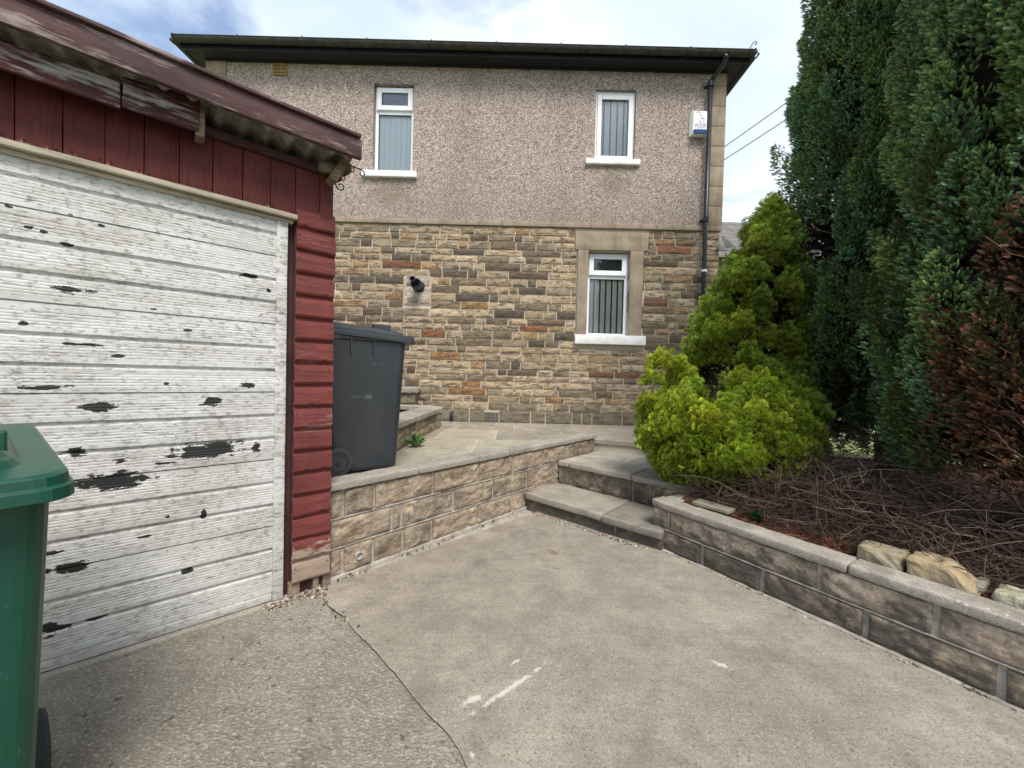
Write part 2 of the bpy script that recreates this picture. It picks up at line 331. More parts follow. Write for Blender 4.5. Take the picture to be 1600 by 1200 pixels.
def m_plastic(name, col, dust, rough=.42):
    t = NT(name); f = t.noise(4, 6, .7); g = t.noise(60, 4, .7)
    sc_ = t.noise(1.0, 3, .6, t.map((4, 60, 9), rot=(.3, .5, .9)))
    c = t.mix(t.math('MULTIPLY', t.ramp(f, (.42, 0.0), (.75, 1.0)), .22), col, dust)
    c = t.mix(t.math('MULTIPLY', t.ramp(g, (.60, 0.0), (.74, 1.0)), .3), c, dust)
    c = t.mix(t.math('MULTIPLY', t.ramp(sc_, (.66, 0.0), (.72, 1.0)), .35), c, tuple(min(1, x*2.5) for x in dust))
    t.b.inputs['Specular IOR Level'].default_value = .45
    t.bump(g, .12, .002); M[name] = t.done(c, t.math('ADD', t.math('MULTIPLY', f, .25), rough-.12))
m_plastic('bin_green', (.003, .052, .031), (.03, .095, .066), .34)
m_plastic('bin_charcoal', (.023, .027, .032), (.075, .08, .087), .40)
simple('rubber', (.04, .042, .045), .75, bump=.3); simple('hub_plastic', (.03, .033, .036), .5)
simple('wrought_iron', (.012, .011, .012), .5)
simple('alarm_white', (.82, .82, .80), .4, var=.03); simple('alarm_blue', (.012, .06, .17), .25); simple('alarm_print', (.30, .36, .42), .6); simple('alarm_side', (.70, .68, .60), .45, var=.04)
simple('air_brick', (.26, .18, .07), .9, bump=.4); simple('air_brick_grey', (.13, .125, .11), .9, bump=.4)
simple('white_flashing', (.72, .76, .82), .35, var=.08); simple('pipe_stub', (.02, .03, .06), .5); simple('drain_plastic', (.36, .36, .33), .6)
simple('cable', (.14, .14, .15), .7)
t = NT('soil'); f = t.noise(20, 7, .75); g = t.vor(90, out='Color')
c = t.mix(f, (.020, .012, .009), (.075, .038, .025)); c = t.mix(t.ramp(t.sep(g)[0], (.7, 0.0), (.9, .7)), c, (.18, .085, .05))
t.bump(f, 1.0, .03); M['soil'] = t.done(c, .97)
t = NT('lawn'); f = t.noise(3, 6, .7); g = t.noise(60, 5, .7)
c = t.mix(f, (.10, .15, .035), (.22, .28, .09)); c = t.mix(t.ramp(g, (.4, 0.0), (.6, .6)), c, (.35, .38, .2)); M['lawn'] = t.done(c, .95)
t = NT('twig_bark'); f = t.noise(9, 4); a = t.attr()
c = t.mix(1.0, a, t.mix(f, (.7, .7, .7), (1.2, 1.2, 1.2)), 'MULTIPLY'); M['twig'] = t.done(c, .9)
t = NT('rockery_stone'); f = t.noise(5, 7, .7, dist=.6); g = t.noise(16, 6, .7); a = t.attr()
c = t.mix(t.ramp(f, (.38, 0.0), (.62, 1.0)), t.mix(1.0, a, (.75, .68, .55), 'MULTIPLY'), a)
c = t.mix(t.math('MULTIPLY', t.ramp(g, (.5, 0.0), (.68, 1.0)), .6), c, (.17, .10, .05)); t.bump(t.math('ADD', f, g), .8, .02); M['rock'] = t.done(c, .93)
t = NT('trunk_bark'); f = t.noise(10, 7, .7, t.map((4, 4, .6)))
c = t.mix(t.ramp(f, (.35, 0.0), (.65, 1.0)), (.035, .018, .013), (.13, .075, .055)); t.bump(f, 1, .02); M['bark'] = t.done(c, .95)
def m_leaf(name, trans=.2, rough=.6, spec=.25):
    t = NT(name); a = t.attr(); t.b.inputs['Specular IOR Level'].default_value = spec
    t.done(a, rough)
    tr = t.n('ShaderNodeBsdfTranslucent'); t.l(a, tr.inputs[0]); ms = t.n('ShaderNodeMixShader'); ms.inputs[0].default_value = trans
    t.l(t.b.outputs[0], ms.inputs[1]); t.l(tr.outputs[0], ms.inputs[2]); t.l(ms.outputs[0], t.out.inputs[0]); M[name] = t.m
m_leaf('leyland_leaf', .12, .55, .25); m_leaf('golden_leaf', .28, .5, .3); m_leaf('weed_leaf', .3, .5)

# ------------------------------------------------------------------ mesh helpers
class MB:
    def __init__(s): s.v = []; s.f = []; s.c = []; s.cur = (1, 1, 1)
    def vert(s, p): s.v.append((p[0], p[1], p[2])); s.c.append(s.cur); return len(s.v)-1
    def quad(s, a, b, c, d): i = [s.vert(p) for p in (a, b, c, d)]; s.f.append(i)
    def box(s, x0, x1, y0, y1, z0, z1):
        p = [s.vert((x, y, z)) for z in (z0, z1) for y in (y0, y1) for x in (x0, x1)]
        for q in ((0, 2, 3, 1), (4, 5, 7, 6), (0, 1, 5, 4), (2, 6, 7, 3), (0, 4, 6, 2), (1, 3, 7, 5)): s.f.append([p[i] for i in q])
    def prism(s, poly, z0, z1):
        n = len(poly); a = [s.vert((x, y, z0)) for x, y in poly]; b = [s.vert((x, y, z1)) for x, y in poly]
        s.f.append(a[::-1]); s.f.append(b)
        for i in range(n): j = (i+1) % n; s.f.append([a[i], a[j], b[j], b[i]])
    def grid(s, fn, nu, nv, flip=False):
        ix = [[s.vert(fn(i/nu, j/nv)) for j in range(nv+1)] for i in range(nu+1)]
        for i in range(nu):
            for j in range(nv):
                q = [ix[i][j], ix[i+1][j], ix[i+1][j+1], ix[i][j+1]]; s.f.append(q[::-1] if flip else q)
    def tube(s, pts, r, n=8, cap=True):
        pts = [Vector(p) for p in pts]; rings = []; prev = None
        for i, p in enumerate(pts):
            d = (pts[min(i+1, len(pts)-1)]-pts[max(i-1, 0)]).normalized()
            if prev is None: a = d.orthogonal().normalized()
            else:
                a = (prev-d*prev.dot(d)); a = a.normalized() if a.length > 1e-6 else d.orthogonal().normalized()
            prev = a; b = d.cross(a); rr = r[i] if isinstance(r, (list, tuple)) else r
            rings.append([s.vert(p+(a*math.cos(2*math.pi*k/n)+b*math.sin(2*math.pi*k/n))*rr) for k in range(n)])
        for i in range(len(rings)-1):
            for k in range(n): s.f.append([rings[i][k], rings[i][(k+1) % n], rings[i+1][(k+1) % n], rings[i+1][k]])
        if cap: s.f.append(rings[0][::-1]); s.f.append(rings[-1])
    def lathe(s, o, axis, prof, n=24):
        """prof = (distance along axis, radius)"""
        o = Vector(o); ax = Vector(axis).normalized(); a = ax.orthogonal().normalized(); b = ax.cross(a); rings = []
        for (h, r) in prof: rings.append([s.vert(o+ax*h+(a*math.cos(2*math.pi*k/n)+b*math.sin(2*math.pi*k/n))*r) for k in range(n)])
        for i in range(len(rings)-1):
            for k in range(n): s.f.append([rings[i][k], rings[i][(k+1) % n], rings[i+1][(k+1) % n], rings[i+1][k]])
        s.f.append(rings[0][::-1]); s.f.append(rings[-1])
    def rbox(s, x0, x1, y0, y1, z0, z1, r=.006, seg=.05, amp=.002, fr=8.0, warp=None):
        """box with rounded, slightly uneven edges"""
        lo = Vector((x0, y0, z0)); hi = Vector((x1, y1, z1)); key = {}
        def ticks(a, b):
            n = max(1, int(round((b-a-2*r)/seg))); return [a, a+r*.3]+[a+r+(b-a-2*r)*i/n for i in range(n+1)]+[b-r*.3, b]
        T = [ticks(lo[k], hi[k]) for k in range(3)]
        def put(p):
            k = (round(p[0], 5), round(p[1], 5), round(p[2], 5))
            if k in key: return key[k]
            q = Vector(p); c = Vector([min(max(q[i], lo[i]+r), hi[i]-r) for i in range(3)]); d = q-c
            if d.length > 1e-9: nrm = d.normalized(); q = c+nrm*r
            else: nrm = Vector((0, 0, 0))
            if amp:
                cc = (lo+hi)/2; dn = (q-cc); dn = Vector([dn[i]/max(.02, hi[i]-lo[i]) for i in range(3)]); 
                dn = nrm if nrm.length > .1 else dn.normalized()
                q = q + dn*(mn.noise(q*fr)+.5*mn.noise(q*fr*3.1))*amp
            if warp: q = warp(q)
            key[k] = s.vert(q); return key[k]
        for ax in range(3):
            A, B = [(1, 2), (2, 0), (0, 1)][ax]
            for side in (0, 1):
                val = (lo, hi)[side][ax]
                for i in range(len(T[A])-1):
                    for j in range(len(T[B])-1):
                        q = []
                        for (u, v) in ((i, j), (i+1, j), (i+1, j+1), (i, j+1)):
                            p = [0, 0, 0]; p[ax] = val; p[A] = T[A][u]; p[B] = T[B][v]; q.append(put(p))
                        if len(set(q)) > 2: s.f.append(q if side else q[::-1])
    def stone(s, x0, x1, z0, z1, y, proud, rough=.008, seg=.03, seed=0.0, edge=.02):
        """rough-faced block front standing proud of plane y (towards -y)"""
        nx = max(3, int((x1-x0)/seg)); nz = max(3, int((z1-z0)/seg))
        xs = [x0]+[x0+.005+(x1-x0-.01)*i/nx for i in range(nx+1)]+[x1]; zs = [z0]+[z0+.005+(z1-z0-.01)*i/nz for i in range(nz+1)]+[z1]
        j = lambda a: mn.noise(Vector((a*9, seed, 3)))*.004
        idx = []
        for a, x in enumerate(xs):
            col = []
            for b, z in enumerate(zs):
                ed = min(x-x0, x1-x, z-z0, z1-z)
                if a in (0, len(xs)-1) or b in (0, len(zs)-1): h = -.014; 
                else:
                    k = min(1, ed/edge); k = k*(2-k)
                    n = mn.fractal(Vector((x*11, seed*7.1, z*17)), 1.0, 2.0, 4); n2 = mn.noise(Vector((x*4, seed*3.3, z*6)))
                    h = proud*(.35+.65*k)+rough*(n*1.1+n2*.9)*(.35+.65*k)
                col.append(s.vert((x+j(z), y-h, z+j(x+5))))
            idx.append(col)
        for a in range(len(xs)-1):
            for b in range(len(zs)-1): s.f.append([idx[a][b], idx[a+1][b], idx[a+1][b+1], idx[a][b+1]])
    def build(s, name, mat, parent=None, smooth=False, base=(0, 0, 0), bevel=0, extra=None):
        n0 = len(s.f)
        if extra:
            o_ = len(s.v); s.v += extra[0].v; s.c += extra[0].c; s.f += [[i+o_ for i in f] for f in extra[0].f]
        me = bpy.data.meshes.new(name); b = Vector(base)
        me.from_pydata([(x-b[0], y-b[1], z-b[2]) for x, y, z in s.v] if b.length else s.v, [], s.f)
        ca = me.color_attributes.new('col', 'FLOAT_COLOR', 'POINT')
        ca.data.foreach_set('color', np.array([(*c, 1) for c in s.c], dtype=np.float32).ravel())
        me.materials.append(M[mat])
        if extra: me.materials.append(M[extra[1]]); me.polygons.foreach_set('material_index', [0]*n0+[1]*(len(s.f)-n0))
        if smooth: me.polygons.foreach_set('use_smooth', [True]*len(me.polygons))
        me.update(); o = bpy.data.objects.new(name, me); COL.objects.link(o); o.parent = parent; 
        if not parent: o.location = base
        if bevel:
            bm = o.modifiers.new('edge', 'BEVEL'); bm.width = bevel; bm.segments = 2; bm.limit_method = 'ANGLE'
        return o
def tag(o, label=None, cat=None, group=None, kind=None):
    if label: o['label'] = label
    if cat: o['category'] = cat
    if group: o['group'] = group
    if kind: o['kind'] = kind
    return o
def thing(name, label, cat, loc=(0, 0, 0), rz=0, group=None):
    e = bpy.data.objects.new(name, None); COL.objects.link(e); e.location = loc; e.rotation_euler = (0, 0, rz); e.empty_display_size = .1
    return tag(e, label, cat, group)
def jit(c, k, r=rnd): f = 1+r.uniform(-k, k); return tuple(x*f for x in c)

# ------------------------------------------------------------------ ground
def struct(mb, name, mat, **k): return tag(mb.build(name, mat, **k), kind='structure')
mb = MB(); mb.quad((-400, -400, -.06), (400, -400, -.06), (400, 600, -.06), (-400, 600, -.06)); struct(mb, 'ground', 'lawn')
crack = [onz(*q, 0).xy for q in ((496, 922), (512, 944), (540, 965), (556, 988), (590, 1020), (628, 1066), (660, 1105), (700, 1145), (722, 1180))]
crack = [Vector((-1.09, 2.27))]+crack+[Vector((-.05, 1.12)), Vector((.9, .15)), Vector((3.2, -2.4)), Vector((5.5, -6))]
def along(poly, t):
    ls = [(poly[i+1]-poly[i]).length for i in range(len(poly)-1)]; d = t*sum(ls)
    for i, l in enumerate(ls):
        if d <= l or i == len(ls)-1: return poly[i].lerp(poly[i+1], d/l)
        d -= l
def cpt(t, off=0):
    t = t*t*.35+t*.65
    p = along(crack, t); k = mn.noise(Vector((t*60, 0, 0)))*.006+mn.noise(Vector((t*300, 4, 0)))*.004; return p+Vector((.66, .75))*(k+off)
left_line = [Vector((-1.14, 2.26)), Vector((-1.9, 1.60)), Vector((-3.4, .27)), Vector((-6.5, -2.5)), Vector((-8, -8))]
mb = MB()
def ap(u, v):
    a = cpt(u, -.0006); b = along(left_line, u); v2 = v*v*.5+v*.5; p = a.lerp(b, v2); ed = max(0, 1-v*25)
    return (p.x, p.y, -.004-.004*ed+.004*mn.noise(Vector((p.x*3, p.y*3, 0))))
mb.grid(ap, 260, 90, True); struct(mb, 'garage_apron', 'apron', smooth=True)
mb = MB()
def dr(u, v):
    a = cpt(u, .0004); v2 = v*v; p = a+Vector((.70, .72))*(9*v2); ed = max(0, 1-v*60)
    return (p.x, p.y, 0-.002*ed+.003*mn.noise(Vector((p.x*2, p.y*2, 5))))
mb.grid(dr, 260, 70); struct(mb, 'driveway', 'drive', smooth=True)
mb = MB(); mb.quad((-8, -8, -.0165), (12, -8, -.0165), (12, 6.5, -.0165), (-8, 6.5, -.0165)); struct(mb, 'sub_base', 'grey_mortar')
# a ledge of smoother cement along the garage threshold
# debris of grit where the slabs meet the garage
g = MB(); 
for i in range(700):
    a = rnd.uniform(0, 1); w_ = abs(rnd.gauss(0, .035))
    if i < 200: p = FG.w(rnd.uniform(-.1, .22), -w_-.01, 0)
    elif i < 260: q = along(crack[:5], a*a*a); p = Vector((q.x-.02+rnd.gauss(0, .02), q.y+rnd.gauss(0, .02), 0))
    elif i < 300: p = FL.w(rnd.uniform(0, 1.7), -.03-w_*.6, 0)
    elif i < 480: p = FS.w(rnd.uniform(.1, 1.2), -.01-w_*.8, 0)
    else: p = FR.w(rnd.uniform(-.03, 3.2), -.02-w_*.5, 0)
    s_ = rnd.uniform(.002, .0065); g.cur = jit(rnd.choice([(.30, .27, .22), (.16, .13, .10), (.42, .38, .32), (.09, .06, .04)]), .3)
    g.rbox(p.x-s_, p.x+s_*rnd.uniform(.7, 1.6), p.y-s_, p.y+s_, -.012, s_*1.2, s_*.3, 1, 0)
tag(g.build('loose_grit', 'twig'), 'crumbled grit and fine gravel collected at the garage foot and slab joint', 'gravel', kind='stuff')

# ------------------------------------------------------------------ house
H = thing('house', 'two storey pebbledashed house with rubble stone ground floor and black eaves', 'house', (0, 6.3, 0))
XL, XR, ZB, ZT = -4.96, 3.265, .45, 6.165
STR0, STR1 = 3.665, 3.745
def hx(px, py): return FH.at(px, py)
W1 = (-2.315, -1.675, 4.47, 5.875); W2 = (1.225, 1.862, 4.745, 5.87); W3 = (1.17, 1.845, 1.955, 3.31)
def wall_holes(mb, x0, x1, z0, z1, holes, y=0.0, depth=.14):
    xs = sorted({x0, x1, *[h[0] for h in holes], *[h[1] for h in holes]}); zs = sorted({z0, z1, *[h[2] for h in holes], *[h[3] for h in holes]})
    for i in range(len(xs)-1):
        for j in range(len(zs)-1):
            cx = (xs[i]+xs[i+1])/2; cz = (zs[j]+zs[j+1])/2
            if any(h[0] < cx < h[1] and h[2] < cz < h[3] for h in holes): continue
            mb.quad((xs[i], y, zs[j]), (xs[i+1], y, zs[j]), (xs[i+1], y, zs[j+1]), (xs[i], y, zs[j+1]))
    for a, b, c, d in holes:
        mb.quad((a, y, c), (a, y+depth, c), (a, y+depth, d), (a, y, d)); mb.quad((b, y, d), (b, y+depth, d), (b, y+depth, c), (b, y, c))
        mb.quad((a, y, d), (a, y+depth, d), (b, y+depth, d), (b, y, d)); mb.quad((b, y, c), (b, y+depth, c), (a, y+depth, c), (a, y, c))
QW = .20
mb = MB(); wall_holes(mb, XL+QW+.1, XR-QW, STR1, ZT, [W1, W2]); mb.build('rendered_wall', 'pebble', H)
mb = MB()   # the other three sides
mb.quad((XR-.01, 0, STR1), (XR-.01, 7, STR1), (XR-.01, 7, ZT), (XR-.01, 0, ZT)); mb.quad((XL+.01, 7, STR1), (XL+.01, 0, STR1), (XL+.01, 0, ZT), (XL+.01, 7, ZT)); mb.quad((XR, 7, STR1), (XL, 7, STR1), (XL, 7, ZT), (XR, 7, ZT))
mb.build('rendered_wall', 'pebble', H)
mb = MB()
mb.quad((XR-.01, 0, ZB), (XR-.01, 7, ZB), (XR-.01, 7, STR1), (XR-.01, 0, STR1)); mb.quad((XL+.01, 7, ZB), (XL+.01, 0, ZB), (XL+.01, 0, STR1), (XL+.01, 7, STR1)); mb.quad((XR, 7, ZB), (XL, 7, ZB), (XL, 7, STR1), (XR, 7, STR1))
wall_holes(mb, XL+.011, XR-.011, ZB, STR0+.02, [W3], .006, .15)
mb.build('mortar_bed', 'mortar', H)
# coursed rubble
TAN = [(.40, .305, .19), (.33, .255, .16), (.44, .35, .235), (.27, .215, .14), (.37, .29, .185), (.24, .195, .13)]
DRK = [(.135, .100, .064), (.095, .075, .055), (.16, .118, .075), (.19, .145, .09)]
oranges = [(hx(px, py), c) for px, py, c in ((655, 412, (.19, .075, .03)), (692, 523, (.22, .085, .035)), (812, 513, (.23, .09, .04)), (830, 515, (.23, .09, .04)), (738, 472, (.30, .16, .055)), (700, 560, (.32, .17, .07)), (944, 583, (.17, .07, .035)), (980, 582, (.19, .085, .04)), (1005, 583, (.18, .075, .045)), (1017, 466, (.17, .075, .04)),
           (1058, 391, (.25, .11, .05)), (745, 607, (.30, .15, .06)), (687, 414, (.36, .22, .11)), (1030, 378, (.32, .18, .09)), (870, 516, (.36, .24, .11)), (858, 622, (.30, .17, .08)), (873, 514, (.33, .22, .1)), (935, 565, (.31, .21, .12)), (740, 605, (.3, .16, .06)))]
mb = MB(); z = .52; zs = [.52, .72]
while zs[-1] < STR0-.13: zs.append(zs[-1]+rnd.uniform(.092, .130))
k_ = (STR0-.003-.72)/(zs[-1]-.72) if False else None
last = zs[-1]; zs = zs[:2]+[.72+(q-.72)*(STR0-.004-.72)/(last-.72) for q in zs[2:]]
surround = (W3[0]-.17, W3[1]+.21, W3[2]-.03, 3.31+.0)
lint = hx(899, 362)[0], hx(1012, 388)[0]
sillx = (.985, 2.11)
patch = (hx(631, 425)[0], hx(673, 478)[0], hx(650, 477)[1], hx(650, 427)[1])
avent = (hx(757, 645)[0], hx(779, 660)[0], hx(768, 661)[1], hx(768, 644)[1])
holes = [(surround[0], surround[1], 1.94, 3.33), (lint[0], lint[1], 3.325, 3.62), (sillx[0], sillx[1], 1.80, 1.965), patch, avent]
for r_ in range(len(zs)-1):
    z0, z1 = zs[r_]+.0058, zs[r_+1]-.0058; x = XL-.004+rnd.uniform(0, .2); first = True
    xs = [XL-.004]
    while xs[-1] < XR-.2: xs.append(xs[-1]+(rnd.uniform(.14, .34) if rnd.random() < .5 else rnd.uniform(.32, .66)))
    xs[-1] = XR+.004
    for a, b in zip(xs[:-1], xs[1:]):
        a += .006; b -= .006; segs = [(a, b)]
        for h_ in holes:
            if h_[2] < (z0+z1)/2 < h_[3]:
                ns = []
                for p, q in segs:
                    if q <= h_[0] or p >= h_[1]: ns.append((p, q)); continue
                    if p < h_[0]-.03: ns.append((p, h_[0]-.004))
                    if q > h_[1]+.03: ns.append((h_[1]+.004, q))
                segs = ns
        for p, q in segs:
            rr = rnd.random(); c = jit(rnd.choice(TAN), .16) if rr < .72 else jit(rnd.choice(DRK), .2) if rr < .95 else jit((.33, .21, .105), .15)
            for (ox, oz), oc in oranges:
                if p < ox < q and z0-.005 < oz < z1+.005: c = jit(oc, .08)
            if r_ == 0: c = jit((.19, .16, .115), .15)
            mb.cur = c; mb.stone(p, q, z0, z1, .003, rnd.uniform(.012, .022), .007, .035, rnd.uniform(0, 90), .016)
st_ = mb.build('stone_wall', 'house_stone', H, smooth=False)
mb = MB(); mb.stone(patch[0], patch[1], patch[2], patch[3], .006, .012, .008, .02, 3.0); mb.build('mortar_patch', 'patch', H)
for (a, b, c_, d) in ((.04, .16, .30, .40), (.30, .42, .30, .42), (.06, .24, .03, .13), (.27, .44, .03, .12), (.04, .2, .42, .50)):
    mb = MB(); mb.cur = jit((.40, .31, .25), .15); mb.stone(patch[0]+a, min(patch[1]-.01, patch[0]+b), patch[2]+c_, min(patch[3]-.01, patch[2]+d), -.006, .012, .004, .03, a*50)
    mb.build('infill_brick', 'block_warm', H)
# string course, quoins, dressed surround
mb = MB()
x = XL-.02
while x < XR+.02:
    e = min(XR+.02, x+rnd.uniform(.8, 1.25)); mb.rbox(x+.002, e-.002, -.035, .02, STR0, STR1, .006, .12, .003); x = e
mb.build('string_course', 'dressed', H, smooth=True)
for side in (0, 1):
    z = STR1; i = 0; mb = MB()
    while z < ZT-.02:
        hgt = min(.315, ZT-z-.002); wq = QW if side else .30
        if side: mb.rbox(XR-wq, XR+.02, -.022, .4, z+.002, z+hgt-.003, .005, .12, .002)
        else: mb.rbox(XL-.02, XL+wq, -.022, .4, z+.002, z+hgt-.003, .005, .12, .002)
        z += hgt; i += 1
    mb.build('quoin_stones', 'dressed', H, smooth=True)
jamb_l = (W3[0]-.165, W3[0]); jamb_r = (W3[1], W3[1]+.205)
mb = MB(); mb.rbox(jamb_l[0], jamb_l[1], -.028, .15, 1.967, 3.318, .004, .1, .003); mb.build('window_jamb', 'dressed', H, smooth=True)
mb = MB(); mb.rbox(jamb_r[0], jamb_r[1], -.028, .15, 1.967, 3.318, .004, .1, .003); mb.build('window_jamb', 'dressed', H, smooth=True)
mb = MB(); mb.rbox(lint[0], lint[1], -.03, .15, 3.32, 3.61, .005, .1, .003); mb.build('lintel', 'dressed', H, smooth=True)
# windows
def frame_rect(mb, x0, x1, z0, z1, t_, y0, y1):
    mb.box(x0, x0+t_, y0, y1, z0, z1); mb.box(x1-t_, x1, y0, y1, z0, z1)
    mb.box(x0+t_, x1-t_, y0+.0015, y1, z0, z0+t_); mb.box(x0+t_, x1-t_, y0+.0015, y1, z1-t_, z1)
def window(W, vent, slats, room, sill, y=.10, gap=.0, slab='blind_blue'):
    x0, x1, z0, z1 = W; x0 += .004; x1 -= .004; z1 -= .004
    mb = MB(); fw_ = .052
    frame_rect(mb, x0, x1, z0, z1, fw_, y, y+.06)
    if vent: tz = z1-.285*(z1-z0); mb.box(x0+fw_, x1-fw_, y+.001, y+.06, tz-.03, tz+.03)
    w = mb.build('window', 'upvc', H, bevel=.006)
    panes = []
    if vent:
        mb = MB(); frame_rect(mb, x0+.028, x1-.028, tz+.022, z1-.022, .078, y-.034, y+.02); mb.build('sash', 'upvc', w, bevel=.008)
        panes.append((x0+.105, x1-.105, tz+.095, z1-.095, y-.012)); vp = panes[0]; lz1 = tz-.03
    else:
        mb = MB(); frame_rect(mb, x0+.03, x1-.03, z0+.03, z1-.06, .07, y-.02, y+.02); mb.build('sash', 'upvc', w, bevel=.008); lz1 = z1-.13
    if vent: panes.append((x0+fw_, x1-fw_, z0+fw_, lz1, y+.025))
    else: panes.append((x0+.10, x1-.10, z0+.10, z1-.13, y+.01))
    for (a, b, c_, d, yy) in panes:
        mb = MB(); mb.box(a, b, yy, yy+.006, c_, d); mb.build('pane', 'glass', w)
        if True:
            mb = MB(); frame_rect(mb, a-.001, b+.001, c_-.001, d+.001, .008, yy-.012, yy-.001); mb.build('glazing_seal', 'pipe_black', w)
    if vent and gap < .3: mb = MB(); mb.box(vp[0]-.01, vp[1]+.01, y+.045, y+.05, vp[2]-.02, vp[3]+.02); mb.build('dark_vent_board', 'room_dark', w)  # dark board behind the vent pane stands in for the unlit room
    mb = MB(); n = slats; 
    for i in range(n):
        cx = x0+.045+(x1-x0-.09)*(i+.5)/n; hw = (x1-x0-.09)/n*(.5-gap/2); tl = .03
        mb.quad((cx-hw, y+.066-tl/2, z0+.045), (cx+hw, y+.066+tl/2, z0+.045), (cx+hw, y+.07+tl/2, z1-.04), (cx-hw, y+.07-tl/2, z1-.04))
    o = mb.build('vertical_blind', slab, w); sm = o.modifiers.new('t', 'SOLIDIFY'); sm.thickness = .002
    mb = MB(); mb.quad((x0-.02, y+.35, z0-.05), (x1+.02, y+.35, z0-.05), (x1+.02, y+.35, z1+.02), (x0-.02, y+.35, z1+.02))
    mb.quad((x0-.02, y+.061, z0-.05), (x0-.02, y+.35, z0-.05), (x0-.02, y+.35, z1), (x0-.02, y+.061, z1)); mb.quad((x1+.02, y+.35, z0-.05), (x1+.02, y+.061, z0-.05), (x1+.02, y+.061, z1), (x1+.02, y+.35, z1))
    mb.quad((x0-.02, y+.061, z1), (x0-.02, y+.35, z1), (x1+.02, y+.35, z1), (x1+.02, y+.061, z1)); mb.quad((x0-.02, y+.061, z0-.05), (x1+.02, y+.061, z0-.05), (x1+.02, y+.35, z0-.05), (x0-.02, y+.35, z0-.05))
    mb.build('room_behind', room, w)
    mb = MB(); mb.rbox(*sill, .008, .1, .003); mb.build('sill', 'sill_paint', w, smooth=True)
    return w
w1 = window(W1, True, 6, 'room_blue', (-2.47, -1.60, -.06, .10, W1[2]-.085, W1[2]+.012), .085, .14)
w2 = window(W2, False, 5, 'room_blue', (1.085, 1.945, -.055, .10, W2[2]-.075, W2[2]+.012), .05, .14)
w3 = window(W3, True, 6, 'room_dark', (sillx[0], sillx[1], -.085, .10, 1.815, 1.962), .10, .18, 'blind_cream')
w1['label'] = 'upper window with small open top vent, left of the render'; w2['label'] = 'upper single pane window beside the alarm box'; w3['label'] = 'ground floor window framed in dressed stone'
# the wall shows a band of lighter render above window 2
# eaves: soffit, fascia, gutter with brackets, hipped roof
OV = .205
mb = MB()
mb.box(XL-OV, XR+OV, -OV, 7+OV, ZT+.001, ZT+.02); mb.build('soffit', 'soffit_black', H)
mb = MB()
FZ0, FZ1 = ZT-.012, ZT+.095
mb.box(XL-OV, XR+OV, -OV-.022, -OV-.001, FZ0, FZ1); mb.box(XL-OV, XR+OV, 7+OV, 7+OV+.02, FZ0, FZ1)
mb.box(XL-OV-.022, XL-OV-.001, -OV-.022, 7+OV+.02, FZ0, FZ1); mb.box(XR+OV+.001, XR+OV+.022, -OV-.022, 7+OV+.02, FZ0, FZ1)
mb.build('fascia', 'fascia_black', H, bevel=.004)
mb = MB(); mb.box(XL-.02, XR+.02, -.04, -.024, ZT-.022, ZT); mb.box(XL+.0, XR, -.024, -.001, ZT-.018, ZT-.0005); mb.build('wall_plate_trim', 'fascia_black', H)
def gutter(pts_a, pts_b, nrm):
    mb = MB(); n = 8; a = Vector(pts_a); b = Vector(pts_b); nrm = Vector(nrm); rr = .062
    for t0, r_, fl in ((0, rr, False), (0, rr-.006, True)):
        def fn(u, v):
            an = math.pi*v; p = a.lerp(b, u); return p+nrm*(-math.cos(an)*r_)+Vector((0, 0, -math.sin(an)*r_))
        mb.grid(fn, 12, 10, fl)
    mb.tube([a+nrm*rr, b+nrm*rr], .007, 6)
    L_ = (b-a).length; k = int(L_/.95)
    for i in range(k+1):
        p = a.lerp(b, i/k); d = (b-a).normalized()
        def fr_(u, v): an = math.pi*v; return p+d*((u-.5)*.045)+nrm*(-math.cos(an)*(rr+.006))+Vector((0, 0, -math.sin(an)*(rr+.006)))
        mb.grid(fr_, 1, 10); mb.box(*(sorted((p.x+nrm.x*rr-.012, p.x+nrm.x*rr+.012))), *(sorted((p.y+nrm.y*rr-.006, p.y+nrm.y*rr+.006))), p.z-.01, p.z+.016)
    return mb
gz = ZT+.10
gutter((XL-OV-.05, -OV-.09, gz), (XR+OV+.05, -OV-.09, gz-.01), (0, -1, 0)).build('gutter', 'gutter_top', H, smooth=True)
gutter((XR+OV+.09, -OV-.06, gz), (XR+OV+.09, 7, gz-.03), (1, 0, 0)).build('gutter', 'gutter_top', H, smooth=True)
gutter((XL-OV-.09, 7, gz), (XL-OV-.09, -OV-.06, gz), (-1, 0, 0)).build('gutter', 'gutter_top', H, smooth=True)
mb = MB(); e = OV+.04; y0, y1 = -e, 7+e; rx0, rx1 = XL-e, XR+e; pz = ZT+.115; ridge = pz+1.9; ym = 3.5
def hip(p): mb.f.append([mb.vert(q) for q in p])
A, B, C_, D = (rx0, y0, pz), (rx1, y0, pz), (rx1, y1, pz), (rx0, y1, pz); R1, R2 = (rx0+3.6, ym, ridge), (rx1-3.6, ym, ridge)
hip([A, B, R2, R1]); hip([B, C_, R2]); hip([C_, D, R1, R2]); hip([D, A, R1]); mb.box(rx0, rx1, y0, y1, pz-.03, pz-.002)
mb.build('roof', 'slate', H)
for sx, X in ((-1, rx0), (1, rx1)):
    mb = MB(); mb.rbox(X-.10, X+.10, y0-.03, y0+.09, pz-.0, pz+.03, .006, .1, .004)
    mb.build('corner_slate', 'slate', H)
mb = MB(); q = FH.w(rx1, 0, 0); cx = rx1+.0
pts = [(cx-.03, y0, pz+.02), (cx-.01, y0-.02, pz+.09), (cx+.03, y0-.03, pz+.15), (cx+.065, y0-.03, pz+.16), (cx+.07, y0-.03, pz+.12), (cx+.045, y0-.03, pz+.11)]
